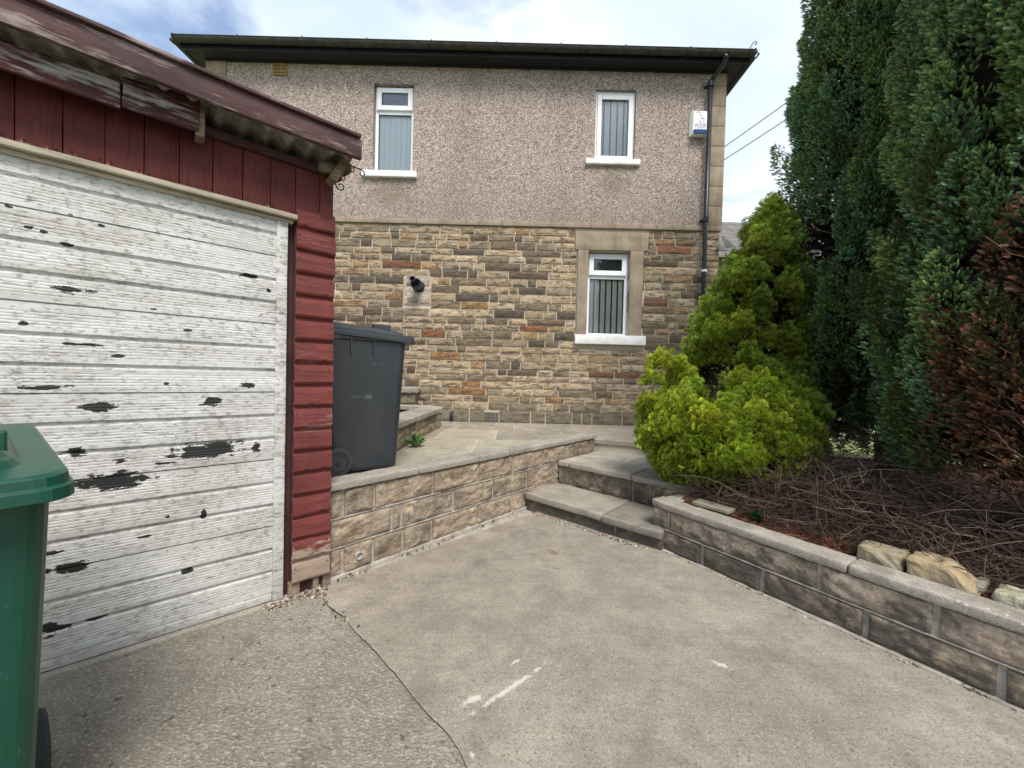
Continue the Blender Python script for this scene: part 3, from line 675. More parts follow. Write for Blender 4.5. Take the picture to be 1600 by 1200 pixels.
mb.tube(pts, .007, 6); mb.build('hip_iron', 'pipe_black', H)
# downpipe
def tube_obj(name, pts, r, mat, par, n=12): mb = MB(); mb.tube(pts, r, n); return mb.build(name, mat, par, smooth=True)
xp, _ = FH.at(1109, 160, -.08); zt_, = [FH.at(1111, 132, -.08)[1]]; xo, zo = FH.at(1133, 100, -OV-.09)
dp = MB(); dp.tube([(xo, -OV-.09, gz-.05), (xo, -OV-.09, gz-.13)], .044, 12)
dp.tube([(xo, -OV-.09, gz-.10), (xo-.01, -OV-.07, gz-.17), (xp+.04, -.12, zt_+.10), (xp, -.08, zt_+.02)], .035, 12)
dp.tube([(xp, -.08, zt_+.06), (xp, -.08, .5)], .034, 14)
dpo = dp.build('downpipe', 'pipe_black', H, smooth=True)
for zz in (zt_, 4.02-.2, 2.60, 2.45, 1.2):
    mb = MB(); mb.tube([(xp, -.08, zz-.035), (xp, -.08, zz+.035)], .046, 14); mb.box(xp-.07, xp+.07, -.045, -.001, zz-.012, zz+.012); mb.build('pipe_clip', 'pipe_black', dpo)
mb = MB(); zc = FH.at(1103, 425, -.08)[1]; mb.tube([(xp, -.08, zc), (xp, -.08, zc+.035)], .040, 14); mb.build('pipe_collar', 'white_flashing', dpo)
# alarm box with faint print
ax0, az1 = FH.at(1084, 173, -.09); ax1, az0 = FH.at(1104, 209, -.09)
mb = MB(); d_ = .09
mb.prism([(ax0-.03, -.002), (ax1+.03, -.002), (ax1, -d_), (ax0, -d_)][::-1], az0-.01, az1)
al = mb.build('alarm_box', 'alarm_white', H, bevel=.008)
mb = MB(); mb.prism([(ax0+.0, -d_-.0025), (ax1-.0, -d_-.0025), (ax1-.02, -d_-.022), (ax0+.02, -d_-.022)][::-1], az0-.005, az0+.058); mb.build('strobe_lens', 'alarm_blue', al, bevel=.006)
mb = MB(); aw = ax1-ax0; ah = az1-az0
def arc(cx, cz, r_, a0, a1, wd=.0045):
    pts = [(cx+r_*math.cos(rad(a0+(a1-a0)*i/10)), -d_-.002, cz+r_*math.sin(rad(a0+(a1-a0)*i/10))) for i in range(11)]; mb.tube(pts, wd, 4)
arc(ax0+aw*.34, az1-ah*.14, aw*.17, 20, 200); arc(ax0+aw*.42, az1-ah*.24, aw*.16, -60, 70); arc(ax0+aw*.66, az1-ah*.40, aw*.14, -70, 150); arc(ax0+aw*.52, az1-ah*.42, aw*.10, 150, 330)
mb.build('emblem', 'alarm_print', al)
for txt, zz, sz in (('HOME', az0+ah*.40, .052), ('TEAM', az0+ah*.285, .056)):
    cu = bpy.data.curves.new('lettering', 'FONT'); cu.body = txt; cu.size = sz*1.25; cu.align_x = 'CENTER'; cu.align_y = 'CENTER'; cu.extrude = .0008
    tmp = bpy.data.objects.new('tmp', cu); COL.objects.link(tmp); bpy.context.view_layer.update(); me = bpy.data.meshes.new_from_object(tmp.evaluated_get(bpy.context.evaluated_depsgraph_get())); bpy.data.objects.remove(tmp)
    me.materials.clear(); me.materials.append(M['alarm_print']); o = bpy.data.objects.new('lettering', me); COL.objects.link(o); o.parent = al; o.location = ((ax0+ax1)/2, -d_-.003, zz); o.rotation_euler = (rad(90), 0, 0)
# air bricks
def air_brick(x0, x1, z0, z1, mat, nx, nz):
    mb = MB(); t_ = (x1-x0)/(nx*2+1); tz = (z1-z0)/(nz*2+1)
    for i in range(nx+1): mb.box(x0+i*2*t_, x0+i*2*t_+t_, -.018, .03, z0, z1)
    for j in range(nz+1): mb.box(x0+.001, x1-.001, -.016, .03, z0+j*2*tz, z0+j*2*tz+tz)
    o = mb.build('air_brick', mat, H); mb = MB(); mb.quad((x0, -.004, z0), (x1, -.004, z0), (x1, -.004, z1), (x0, -.004, z1)); mb.build('vent_backing', 'pipe_black', o)
air_brick(*avent, 'air_brick_grey', 5, 3)
va = hx(427, 118); vb = hx(449, 100); air_brick(va[0], vb[0], va[1], vb[1], 'air_brick', 5, 3)
# boiler flue
fx, fz = FH.at(650, 445, -.12)
mb = MB(); mb.lathe((fx+.02, .0, fz), (0, -1, 0), [(0, .095), (.03, .095), (.034, .062), (.13, .062), (.135, .088), (.20, .088), (.203, .072), (.14, .070)], 28)
fl = mb.build('boiler_flue', 'pipe_black', H, smooth=False)
mb = MB(); mb.lathe((fx-.005, -.14, fz+.02), (-.15, -1, .35), [(0, .045), (.13, .045), (.131, .036), (.06, .034)], 20); mb.build('flue_spigot', 'pipe_black', fl)
sx_, sz_ = hx(706, 655)
mb = MB(); mb.tube([(sx_, .0, .66), (sx_, -.05, .66), (sx_+.003, -.07, .63), (sx_+.003, -.07, .53)], .024, 10); mb.build('waste_pipe', 'pipe_stub', H, smooth=True)
# white flashing hanging at the porch corner on the right
mb = MB()
def P3(px, py, y=6.45): q = ony(px, py, y); return (q.x, q.y-6.3, q.z)
def sheet(mb, pts, th=.012):
    v = [mb.vert(p) for p in pts]; w = [mb.vert((p[0], p[1]+th, p[2])) for p in pts]; n = len(v)
    mb.f.append(v[::-1]); mb.f.append(w)
    for i in range(n): mb.f.append([v[i], v[(i+1) % n], w[(i+1) % n], w[i]])
sheet(mb, [P3(1126, 367), P3(1130, 368, 6.2), P3(1147, 384, 6.3), P3(1148, 387, 6.3), P3(1135, 388, 6.4)])
sheet(mb, [P3(1120, 384, 6.3), P3(1124, 381, 6.2), P3(1135, 386, 6.2), P3(1127, 392, 6.25)])
mb.build('lead_flashing', 'white_flashing', H)
mb = MB(); mb.box(XR+.001, XR+2.4, .25, 2.6, ZB, 3.35); mb.build('porch_wall', 'dressed', H)
mb = MB(); v0 = ony(1128, 352, 8.4); zt2 = v0.z
hip([(XR+.0, .0, 3.36), (XR+2.6, .0, 3.36), (XR+2.6, 2.6, zt2), (XR+.0, 2.6, zt2)])
mb.f[-1] = mb.f[-1]; mb.build('porch_roof', 'slate', H)

# neighbouring house beyond
N = thing('neighbour_house', 'slate roofed stone house glimpsed behind the conifers to the right', 'house', (10, 16, 0))
mb = MB(); mb.box(-4, 5, 0, 7, -.05, 4.6); mb.build('wall', 'dressed', N)
mb = MB(); zr = ony(1180, 348, 19.5).z
mb.quad((-4.3, -.3, 4.5), (5.3, -.3, 4.5), (5.3, 3.5, zr), (-4.3, 3.5, zr)); mb.quad((5.3, 7.3, 4.5), (-4.3, 7.3, 4.5), (-4.3, 3.5, zr), (5.3, 3.5, zr))
mb.f.append([mb.vert(p) for p in ((-4.25, -.3, 4.5), (-4.25, 3.5, zr-.02), (-4.25, 7.3, 4.5))]); mb.build('roof', 'slate', N)
for i, x in enumerate((-2.6, 1.2)):
    mb = MB(); frame_rect(mb, x, x+1.4, 2.9, 4.1, .07, -.05, .02); wv = mb.build('window', 'upvc', N); mb = MB(); mb.box(x+.07, x+1.33, -.02, -.01, 2.97, 4.03); mb.build('pane', 'room_blue', wv)

# overhead cables
for k, (a, b) in enumerate((((1131, 230), (1300, 103)), ((1131, 250), (1262, 158)))):
    p = ony(*a, 6.9); q = ony(*b, 5.6); d = q-p
    pts = [p+d*(t_*2.6/10)-Vector((0, 0, .06*math.sin(math.pi*t_/10))) for t_ in range(11)]
    base = tuple(p); mb = MB(); mb.tube(pts, .007, 5)
    o = mb.build('overhead_cable', 'cable', None, base=base)
    tag(o, ['upper overhead cable leaving the right end of the house against the clouds', 'lower and shorter looking overhead cable at the right end of the house'][k], 'cable', 'overhead cables')

# ------------------------------------------------------------------ garage
G = thing('garage', 'low timber garage with flaking white door and red board cladding', 'garage', FG.o, FG.a)
DT = 2.085; DW = 2.15
# door leaf: extruded moulded profile
def door_profile():
    pr = []; z = .055; i = 0; hgt = (DT-.07)/16.5
    pr.append((z, 0)); 
    while z+hgt < DT+.01:
        thin = (i % 3 == 2)
        # fine reeds
        for r_ in range(5):
            a = z+hgt*(.22+.105*r_); pr += [(a, 0), (a+.003, .0014), (a+.006, 0)]
        top = z+hgt
        if thin: pr += [(top-.005, 0), (top-.004, .014), (top+.001, .014), (top+.002, .001)]
        else: pr += [(top-.020, 0), (top-.016, .010), (top-.009, .013), (top-.003, .010), (top+.004, .0)]
        z = top; i += 1
    pr.append((DT, 0)); return pr
pr = door_profile()
mb = MB()
for (a, b), (c_, d) in zip(pr[:-1], pr[1:]): 
    mb.quad((-DW, .0+b, a), (-.055, .0+b, a), (-.055, .0+d, c_), (-DW, .0+d, c_))
mb.box(-DW, -.055, .016, .04, .05, DT)
DOOR = mb.build('garage_door', 'door', G)
mb = MB(); mb.rbox(-.056, -.004, -.010, .04, .006, DT, .004, .15, .002); mb.build('stile', 'door', DOOR, smooth=True)
mb = MB(); mb.rbox(-DW, -.057, -.004, .04, .008, .052, .004, .15, .002); mb.build('bottom_rail', 'door', DOOR, smooth=True)
mb = MB(); mb.rbox(-DW-.1, .035, -.045, .01, DT+.008, DT+.034, .004, .15, .002); mb.rbox(-DW-.1, .02, -.018, .03, DT-.012, DT+.006, .003, .15, .002); mb.build('head_drip', 'cream', G, smooth=True)
# red side post clad in lapped boards
px1 = .236; mb = MB(); z = .085; i = 0; step = .1245
while z < 2.1:
    s0 = rnd.uniform(-.004, .004); z1 = min(2.118, z+step); o_ = -.004; tilt = rnd.uniform(-.003, .003)
    x0 = .034; x1 = px1+rnd.uniform(-.004, .003)
    prof = [(z-.006, -.024), (z+.006, -.030), (z+step*.55, -.026), (z+step*.74, -.021), (z+step*.80, -.010), (z1+.004, -.008), (z1+.012, .0)]
    nx = 9
    cols = []
    for a in range(nx+1):
        X = x0+(x1-x0)*a/nx; nick = -.007 if (rnd.random() < .05) else 0
        cols.append([mb.vert((X, y-.0015*mn.noise(Vector((X*12, z*9, 0))), zz+tilt*(a/nx-.5)*2+(nick*-1 if k < 2 else 0)+.0012*mn.noise(Vector((X*25, zz*5, 1))))) for k, (zz, y) in enumerate(prof)])
    for a in range(nx):
        for k in range(len(prof)-1): mb.f.append([cols[a][k], cols[a+1][k], cols[a+1][k+1], cols[a][k+1]])
        mb.f.append([cols[a][0], mb.vert((x0+(x1-x0)*a/nx, .0, z)), mb.vert((x0+(x1-x0)*(a+1)/nx, .0, z)), cols[a+1][0]])
    e0 = [mb.vert((x1, .0, zz)) for zz, y in prof]
    for k in range(len(prof)-1): mb.f.append([cols[-1][k], e0[k], e0[k+1], cols[-1][k+1]])
    z += step; i += 1
lap = mb; mb = MB()
z = .085
while z < 2.05:
    for X in (.048, px1-.018):
        for zz in (z+.018, z+.075): mb.lathe((X+rnd.uniform(-.004, .004), -.0265, zz+rnd.uniform(-.006, .006)), (0, -1, 0), [(0, .0035), (.0025, .0035)], 8)
    z += step
lap.build('lapped_boards', 'red_h', G, extra=(mb, 'dark_rail'))
mb = MB(); mb.box(.03, px1-.004, .001, .10, .08, 2.12); mb.build('corner_post', 'dark_rail', G)
mb = MB(); 
for (a, b) in ((.02, .085), (.15, .19), (.20, .25)): mb.cur = jit((.26, .19, .145), .2); mb.stone(a, b, -.02, .078, .01, .012, .006, .02, a*90)
mb.build('base_bricks', 'block_warm', G)
mb = MB(); mb.box(.02, px1, .02, .12, -.05, .082); mb.box(-.004, .03, .03, .05, 0, 2.09); mb.build('dark_gap_fill', 'dark_rail', G)  # solid dark filler, its colour stands in for the shade in the gaps
# vertical fascia boards
bx = [FG.at(p, q, -.02)[0] for p, q in ((-60, 215), (23, 236), (98, 255), (164, 270), (225, 286), (280, 299), (332, 311), (379, 322), (422, 331), (461, 340), (499, 347), (520, 352))]
bx = [-DW-.12, bx[1]-.36, bx[1]-.24, bx[1]-.12]+bx[1:]
mb = MB()
for a, b in zip(bx[:-1], bx[1:]):
    zb = 2.122+rnd.uniform(-.004, .003); yo = -.022+rnd.uniform(-.003, .002); m_ = a+(b-a)*.55
    mb.rbox(a+.0012, b-.0012, yo, .0, zb, 2.40, .0025, .1, .0015)
fab = mb; mb = MB()
for a, b in zip(bx[:-1], bx[1:]):
    for X in (a+.02, b-.025): mb.lathe((X+rnd.uniform(-.01, .01), -.024, 2.135+rnd.uniform(0, .01)), (0, -1, 0), [(0, .0035), (.002, .0035)], 8)
fab.build('fascia_boards', 'red_v', G, smooth=True, extra=(mb, 'dark_rail'))
mb = MB(); mb.rbox(-DW-.1, .262, -.05, -.026, 2.383, 2.425, .003, .15, .003); mb.build('top_rail', 'dark_rail', G, smooth=True)
# verge board and its capping
vx1 = FG.at(563, 216, -.20)[0]
def vw(q): return Vector((q.x, q.y, q.z+.0035*mn.noise(Vector((q.x*2.2, 0, 0)))))
mb = MB(); mb.rbox(-DW-.25, vx1, -.228, -.203, 2.448, 2.554, .004, .06, .0025, 8, vw); mb.build('verge_board', 'verge', G, smooth=True)
mb = MB(); mb.rbox(-DW-.25, vx1-.01, -.245, -.16, 2.556, 2.574, .004, .08, .002, 8, vw); mb.build('verge_capping', 'verge', G, smooth=True)
# loose sagging board, in two cracked lengths
lx0 = -DW-.1; lxe = FG.at(311, 156, -.13)[0]; lxm = FG.at(190, 130, -.13)[0]
def lw(q): t_ = (q.x-lxm); return Vector((q.x, q.y+.02*mn.noise(Vector((q.x*1.5, 1, 0))), q.z+.006*math.cos(t_*3.0)+(.11*t_ if q.z > 2.38 else 0)*(1 if t_ > 0 else .3)))
mb = MB(); mb.rbox(lx0, lxm-.003, -.142, -.122, 2.322, 2.428, .004, .04, .004, 9, lw); mb.build('loose_board', 'loose', G, smooth=True)
mb = MB(); mb.rbox(lxm+.003, lxe, -.145, -.125, 2.335, 2.455, .004, .04, .004, 9, lw); mb.build('loose_board', 'loose', G, smooth=True)
mb = MB(); mb.rbox(lxe-.012, lxe+.022, -.138, -.05, 2.325, 2.47, .004, .03, .004); mb.build('splintered_batten', 'timber', G, smooth=True)
mb = MB(); mb.rbox(FG.at(62, 75, -.13)[0], lxm+.1, -.128, -.118, 2.436, 2.443, .002, .05, .004, 6, lambda q: Vector((q.x, q.y, q.z+(-(q.x-lxm))*.05))); mb.build('split_lath', 'timber', G, smooth=True)
# corrugated roof sheet with thickness
mb = MB(); pitch = .098
def sh(o_):
    def fn(u, v): X = -DW-.2+(vx1-.05+DW+.2)*u; Y = -.195+3.6*v; return (X, Y, 2.484+.018*math.sin(2*math.pi*X/pitch)+o_+.02*Y)
    return fn
mb.grid(sh(0), 200, 6, True); mb.grid(sh(.008), 200, 6)
mb.grid(lambda u, v: sh(.008*v)(u, 0), 200, 1, False)
mb.build('corrugated_roof', 'sheet', G, smooth=False)
mb = MB(); mb.grid(lambda u, v: (-DW-.2+(vx1-.06+DW+.2)*u, -.165, (sh(.004)(u, 0)[2] if v == 0 else 2.556)), 200, 1, False); mb.build('dark_gap_strip', 'dark_rail', G)  # added dark strip, blocks the sky showing between verge board and sheet
# side of the roof: slanting end timber, rotten rail end and iron scroll bracket
a = FG.at(523, 286, -.08); b = FG.at(553, 238, -.08)
ex = Vector((a[0]-.02, 0, a[1]+.0)); ey = Vector((b[0]-.01, 0, b[1]+.01)); dv = (ey-ex); nv = Vector((dv.z, 0, -dv.x)).normalized()*.022
mb = MB(); pts = [ex-nv, ex+nv, ey+nv, ey-nv]
for Y0, Y1 in ((-.12, .02),):
    v = [mb.vert((p.x, Y0, p.z)) for p in pts]+[mb.vert((p.x, Y1, p.z)) for p in pts]
    mb.f += [v[0:4], v[4:8][::-1]]+[[v[i], v[i+4], v[(i+1) % 4+4], v[(i+1) % 4]] for i in range(4)]
mb.build('end_timber', 'timber', G, bevel=.004)
mb = MB(); mb.rbox(.13, .255, -.09, .0, 2.385, 2.438, .008, .02, .010, 30); mb.build('rotten_rail_end', 'timber', G, smooth=True)
mb = MB(); mb.rbox(.262, .300, -.10, .0, 2.43, 2.475, .008, .02, .008, 30); mb.build('packing_block', 'timber', G, smooth=True)
def fg3(px, py, off=-.04): x_, z_ = FG.at(px, py, off); return Vector((x_, off, z_))
def scroll(c_, r0, a0, turns, n=22, sgn=1):
    return [Vector((c_.x+(r0*(1-.62*i/n))*math.cos(rad(a0)+sgn*turns*2*math.pi*i/n), c_.y, c_.z+(r0*(1-.62*i/n))*math.sin(rad(a0)+sgn*turns*2*math.pi*i/n))) for i in range(n+1)]
p0 = fg3(543, 257); p1 = fg3(566, 266); mb = MB(); mb.tube([p0, p1], .0038, 6)
cs = fg3(565, 271); mb.tube(scroll(cs, (p1-cs).length, math.degrees(math.atan2(p1.z-cs.z, p1.x-cs.x)), .85, sgn=-1), .0035, 6); mb.build('scroll_bracket', 'wrought_iron', G, smooth=True); mb = MB()
q0 = fg3(549, 259.5); c2 = fg3(549, 265); mb.tube(scroll(c2, (q0-c2).length, math.degrees(math.atan2(q0.z-c2.z, q0.x-c2.x)), .8, sgn=-1), .0032, 6); mb.build('iron_scroll', 'wrought_iron', G, smooth=True); mb = MB()
q0 = fg3(524, 287); q1 = fg3(527, 294); c3 = fg3(532, 291); mb.tube([q0, q1], .0035, 6); mb.tube(scroll(c3, (q1-c3).length, math.degrees(math.atan2(q1.z-c3.z, q1.x-c3.x)), .85, sgn=1), .0035, 6); mb.build('iron_scroll', 'wrought_iron', G, smooth=True); mb = MB()
q1 = fg3(536, 274); c4 = fg3(534, 278); mb.tube(scroll(c4, (q1-c4).length, math.degrees(math.atan2(q1.z-c4.z, q1.x-c4.x)), .8, sgn=-1), .003, 6)
mb.build('iron_scroll', 'wrought_iron', G, smooth=True)
# body behind the front
mb = MB(); mb.box(.17, px1-.01, .021, 3.2, .0, 2.39); mb.build('side_wall', 'red_h', G)
mb = MB(); mb.box(-DW-.1, -DW-.01, .0, 3.2, 0, 2.44); mb.build('side_wall', 'red_h', G)
mb = MB(); mb.box(-DW-.1, px1-.01, 3.201, 3.26, 0, 2.5); mb.build('back_wall', 'red_h', G)
mb = MB(); mb.rbox(-2.25, .03, -.04, .06, -.05, .004, .004, .1, .003); tag(mb.build('door_threshold', 'step', G, smooth=True))

# ------------------------------------------------------------------ left block wall
WC = [(.34, .27, .195), (.38, .31, .225), (.31, .255, .19), (.35, .285, .205), (.27, .225, .17)]
LW = thing('block_wall', 'pale pitched-face block wall with flat coping between garage and steps', 'wall', FL.o, FL.a)
LEN = 3.18; ZC = .545
rows = [(.0, .176, [-.01, .075, .282, .509, .757, 1.224, 1.674, 1.90, 2.3, 2.75, LEN]), (.181, .360, [-.01, .418, .496, .969, 1.418, 1.887, 2.335, 2.72, LEN]), (.365, ZC, [-.01, .072, .283, .763, 1.233, 1.676, 2.132, 2.552, 2.716, 3.05, LEN])]
mb = MB()
for (z0, z1, js) in rows:
    for a, b in zip(js[:-1], js[1:]):
        if b-a < .05: continue
        mb.cur = jit(rnd.choice(WC), .1); mb.stone(a+.009, b-.009, z0+.006, z1-.006, -.0, rnd.uniform(.010, .018), .010, .012, rnd.uniform(0, 99), .03)
mb.build('stone_blocks', 'block_warm', LW)
mb = MB(); mb.rbox(-.02, LEN, .004, .16, -.05, ZC-.001, .003, .2, .002); mb.build('mortar_joints', 'grey_mortar', LW)
mb = MB(); 
for z in (.178, .362): mb.rbox(-.01, LEN-.01, -.006, .006, z-.005, z+.007, .003, .05, .003, 12)
mb.rbox(-.01, 1.92, -.024, .01, -.03, .012, .006, .05, .008, 10)
mb.build('raised_pointing', 'grey_mortar', LW, smooth=True)
js = [-.02, .62, 1.22, 1.62, 2.2, 2.72, LEN+.02]
for a, b in zip(js[:-1], js[1:]):
    mb = MB(); mb.rbox(a+.002, b-.003, -.030, .135, ZC, ZC+.046, .006, .025, .0045, 14); mb.build('coping_stone', 'coping', LW, smooth=True)
dx, dz = FL.at(558, 866)
mb = MB()
def dp_(r_):
    return lambda u, v: (dx+r_*math.cos(u*2*math.pi), .01-.045*v, dz+r_*math.sin(u*2*math.pi))
mb.grid(dp_(.024), 20, 1); mb.grid(dp_(.019), 20, 1, True)
def ring(u, v): r_ = .019+.005*v; return (dx+r_*math.cos(u*2*math.pi), -.035, dz+r_*math.sin(u*2*math.pi))
mb.grid(ring, 20, 1); mb.build('drain_spout', 'drain_plastic', LW)
mb = MB(); mb.lathe((dx, -.012, dz), (0, -1, 0), [(0, .0185), (.006, .0185)], 20); mb.build('dark_drain_disc', 'room_dark', LW)  # dark disc painted in for the shade inside the spout
mb = MB(); mb.stone(dx-.045, dx+.05, dz-.075, dz-.012, -.017, .004, .004, .012, 4); mb.build('drip_stain', 'soil', LW) if False else None

# ------------------------------------------------------------------ steps
ST = thing('garden_steps', 'three weathered grey flagstone steps rising from drive to patio', 'steps', FS.o, FS.a)
def slab(name, a, b, y0, y1, z0, z1, tone=1.0):
    mb = MB(); mb.cur = (tone, tone, tone*.99); ph = rnd.uniform(0, 9)
    mb.rbox(a+.003, b-.003, y0, y1, z0, z1, .007, .04, .0045, 10, lambda q: Vector((q.x, q.y, q.z+.0025*math.sin(q.x*2+ph)))); return mb.build(name, 'step', ST, smooth=True)
Z1, Z2, ZP = .155, .390, .520
e1 = FS.loc(onz(947, 800, Z1))[0]; e2a = FS.loc(onz(893.6, 721, Z2))[0]; e2b = FS.loc(onz(988, 741.5, Z2))[0]
slab('step_slab', -.02, e1, 0, .53, Z1-.058, Z1, .95); slab('step_slab', e1+.004, 1.29, -.012, .53, Z1-.062, Z1-.006, .72)
slab('step_slab', -.02, e2a, .535, .94, Z2-.052, Z2, 1.15); slab('step_slab', e2a+.002, e2b, .525, .95, Z2-.055, Z2-.002, 1.0); slab('step_slab', e2b+.004, 2.0, .52, .95, Z2-.058, Z2-.004, .92)
slab('step_slab', -.02, .55, .955, 1.6, Z2-.05, Z2-.001, 1.22); slab('step_slab', .556, 1.2, .957, 1.6, Z2-.05, Z2-.003, 1.3); slab('step_slab', 1.206, 2.4, .957, 1.9, Z2-.05, Z2-.003, 1.1)
mb = MB()
for (a, b) in ((-.02, .42), (.43, .9), (.91, 1.29)): mb.cur = jit((.13, .11, .09), .2); mb.stone(a, b, -.03, Z1-.06, .03, .006, .005, .02, a*7+1)
for (a, b) in ((-.02, .34), (.35, .80), (.81, .99), (1.0, 1.45), (1.46, 2.0)): mb.cur = jit((.17, .14, .105), .2); mb.stone(a, b, Z1-.02, Z2-.056, .565, .010, .008, .02, a*7+3)
mb.build('step_risers', 'block_grimy', ST)
mb = MB(); mb.box(-.02, 2.0, .575, 1.6, -.02, Z2-.053); mb.box(-.02, 1.29, .04, .575, -.02, Z1-.063); mb.build('step_core', 'grey_mortar', ST)

# ------------------------------------------------------------------ patio
def clip(poly, region):
    out = poly
    for i in range(len(region)):
        a = region[i]; b = region[(i+1) % len(region)]; nx_, ny_ = -(b[1]-a[1]), b[0]-a[0]
        f = lambda p: (p[0]-a[0])*nx_+(p[1]-a[1])*ny_
        inp = out; out = []
        for j in range(len(inp)):
            p = inp[j]; q = inp[(j+1) % len(inp)]; fp, fq = f(p), f(q)
            if fp >= 0: out.append(p)
            if (fp >= 0) != (fq >= 0): t_ = fp/(fp-fq); out.append((p[0]+(q[0]-p[0])*t_, p[1]+(q[1]-p[1])*t_))
        if not out: return []
    return out
wi = FL.w(0, .13, 0); we = FL.w(LEN, .13, 0); p3a = onz(924.5, 686, ZP); p3b = onz(1009, 693, ZP); d3 = (p3b-p3a).normalized(); p3c = p3a+d3*2.2; p3z = p3a-d3*.25
kz = (we.x-p3a.x)/d3.x; p3z = p3a+d3*kz
RA = [(wi.x, wi.y), (we.x, we.y), (we.x, 6.30), (-3.6, 6.30), (-3.6, wi.y)]
RB = [(p3z.x, p3z.y), (p3c.x, p3c.y), (p3c.x, 6.30), (p3z.x, 6.30)]
mb = MB()
ys = [2.2, 2.95, 3.72, 4.58, 5.42, 5.95, 6.35]; 
for j in range(len(ys)-1):
    x = -3.7+rnd.uniform(0, .4)
    while x < 3.4:
        wd = rnd.uniform(.62, 1.05); r_ = [(x+.006, ys[j]+.006), (x+wd-.006, ys[j]+.006), (x+wd-.006, ys[j+1]-.006), (x+.006, ys[j+1]-.006)]
        for rg in (RA, RB):
            pl = clip(r_, rg)
            if len(pl) > 2:
                tn = rnd.uniform(.85, 1.22); mb.cur = (tn, tn*rnd.uniform(.96, 1.0), tn*rnd.uniform(.88, .98)); zt3 = ZP+rnd.uniform(-.003, .002)
                mb.prism(pl, ZP-.05, zt3)
        x += wd
struct(mb, 'patio', 'paving', bevel=.003)
mb = MB(); mb.cur = (.85, .8, .72); mb.prism(RA, ZP-.06, ZP-.005)
o3 = Vector((d3.y, -d3.x, 0))*-.03
mb.prism([(x+ (o3.x if i < 2 else 0), y+(o3.y if i < 2 else 0)) for i, (x, y) in enumerate(RB)], .2, ZP-.006); struct(mb, 'patio_bedding', 'mortar')

# curved low planter beside the house
PW = thing('planter_wall', 'low curved stone planter with broad coping behind the charcoal bin', 'wall', (-1.6, 4.9, .52))
pa = onz(626, 701, ZP); pb = onz(679, 672, ZP)
pa2 = pa+(pa-pb)*.6
curve = [pa2.xy, pa.xy, (pa.xy+pb.xy)/2, pb.xy.copy()]
c0 = pb.xy; curve += [Vector((c0.x+.02, c0.y+.25)), Vector((c0.x-.05, c0.y+.5)), Vector((c0.x-.3, c0.y+.68)), Vector((c0.x-.8, c0.y+.74)), Vector((c0.x-1.5, c0.y+.74))]
def smoothc(poly, n):
    out = []
    P = [poly[0]]+poly+[poly[-1]]
    for i in range(1, len(P)-2):
        for k in range(n):
            t_ = k/n; p0, p1, p2, p3 = P[i-1], P[i], P[i+1], P[i+2]
            out.append(.5*((2*p1)+(p2-p0)*t_+(2*p0-5*p1+4*p2-p3)*t_*t_+(3*p1-p0-3*p2+p3)*t_**3))
    out.append(poly[-1]); return out
cv = smoothc(curve, 8)
def offc(poly, d):
    out = []
    for i, p in enumerate(poly):
        t_ = (poly[min(i+1, len(poly)-1)]-poly[max(i-1, 0)]).normalized(); out.append(p+Vector((t_.y, -t_.x))*d)
    return out
def band(mb, poly, d0, d1, z0, z1, amp=.0):
    a = offc(poly, d0); b = offc(poly, d1); n = len(poly)
    def fn(q, z): k = amp*mn.noise(Vector((q.x*9, q.y*9, z*12))); return (q.x+k, q.y-k, z+k*.5)
    for p, flip in ((a, False), (b, True)):
        mb.grid(lambda u, v: fn(p[int(round(u*(n-1)))], z0+(z1-z0)*v), n-1, 4, flip)
    mb.grid(lambda u, v: fn((a if v == 0 else b)[int(round(u*(n-1)))], z1), n-1, 1, True); mb.grid(lambda u, v: fn((a if v == 0 else b)[int(round(u*(n-1)))], z0), n-1, 1)
PB = (-1.6, 4.9, .52)
mb = MB(); mb.cur = (.24, .20, .14)
band(mb, cv, 0, -.16, ZP-.02, .745, .012); mb.build('wall_core', 'grey_mortar', PW, base=PB)
mb = MB()
cum = [0]
for i in range(1, len(cv)): cum.append(cum[-1]+(cv[i]-cv[i-1]).length)
def oncv(s_):
    for i in range(1, len(cum)):
        if s_ <= cum[i]: t_ = (s_-cum[i-1])/(cum[i]-cum[i-1]); p = cv[i-1].lerp(cv[i], t_); d = (cv[i]-cv[i-1]).normalized(); return p, Vector((d.y, -d.x))
    return cv[-1], Vector((0, -1))
for z0, z1 in ((ZP+.004, .625), (.632, .742)):
    s_ = 0
    while s_ < cum[-1]-.1:
        wd = rnd.uniform(.18, .36); mb.cur = jit(rnd.choice([(.30, .25, .16), (.20, .17, .12), (.36, .29, .19), (.16, .14, .10)]), .15); k0 = len(mb.v)
        mb.stone(s_+.006, min(cum[-1], s_+wd)-.006, z0, z1, 0, .014, .009, .03, rnd.uniform(0, 90), .02)
        for k in range(k0, len(mb.v)):
            x_, y_, z_ = mb.v[k]; p, nn = oncv(max(0, x_)); q = p-nn*y_; mb.v[k] = (q.x, q.y, z_)
        s_ += wd
mb.build('stone_facing', 'house_stone', PW, base=PB)
mb = MB(); band(mb, cv, .035, -.30, .747, .795, .010); mb.build('coping', 'coping', PW, base=PB, smooth=False)
mb = MB(); mb.prism([(q.x, q.y) for q in offc(cv, -.29)]+[(-3.4, 6.05), (-3.4, 3.6)], .5, .72); mb.build('planting_soil', 'soil', PW, base=PB)
pp = ony(640, 620, 6.05)
PR = thing('stone_pier', 'short stone pier with rough cap against the house behind the bin', 'pier', (pp.x-.2, 6.1, .52))
xA = ony(620, 620, 6.08).x-.6; xB = ony(650, 620, 6.08).x; zt5 = ony(650, 606, 6.08).z
mb = MB()
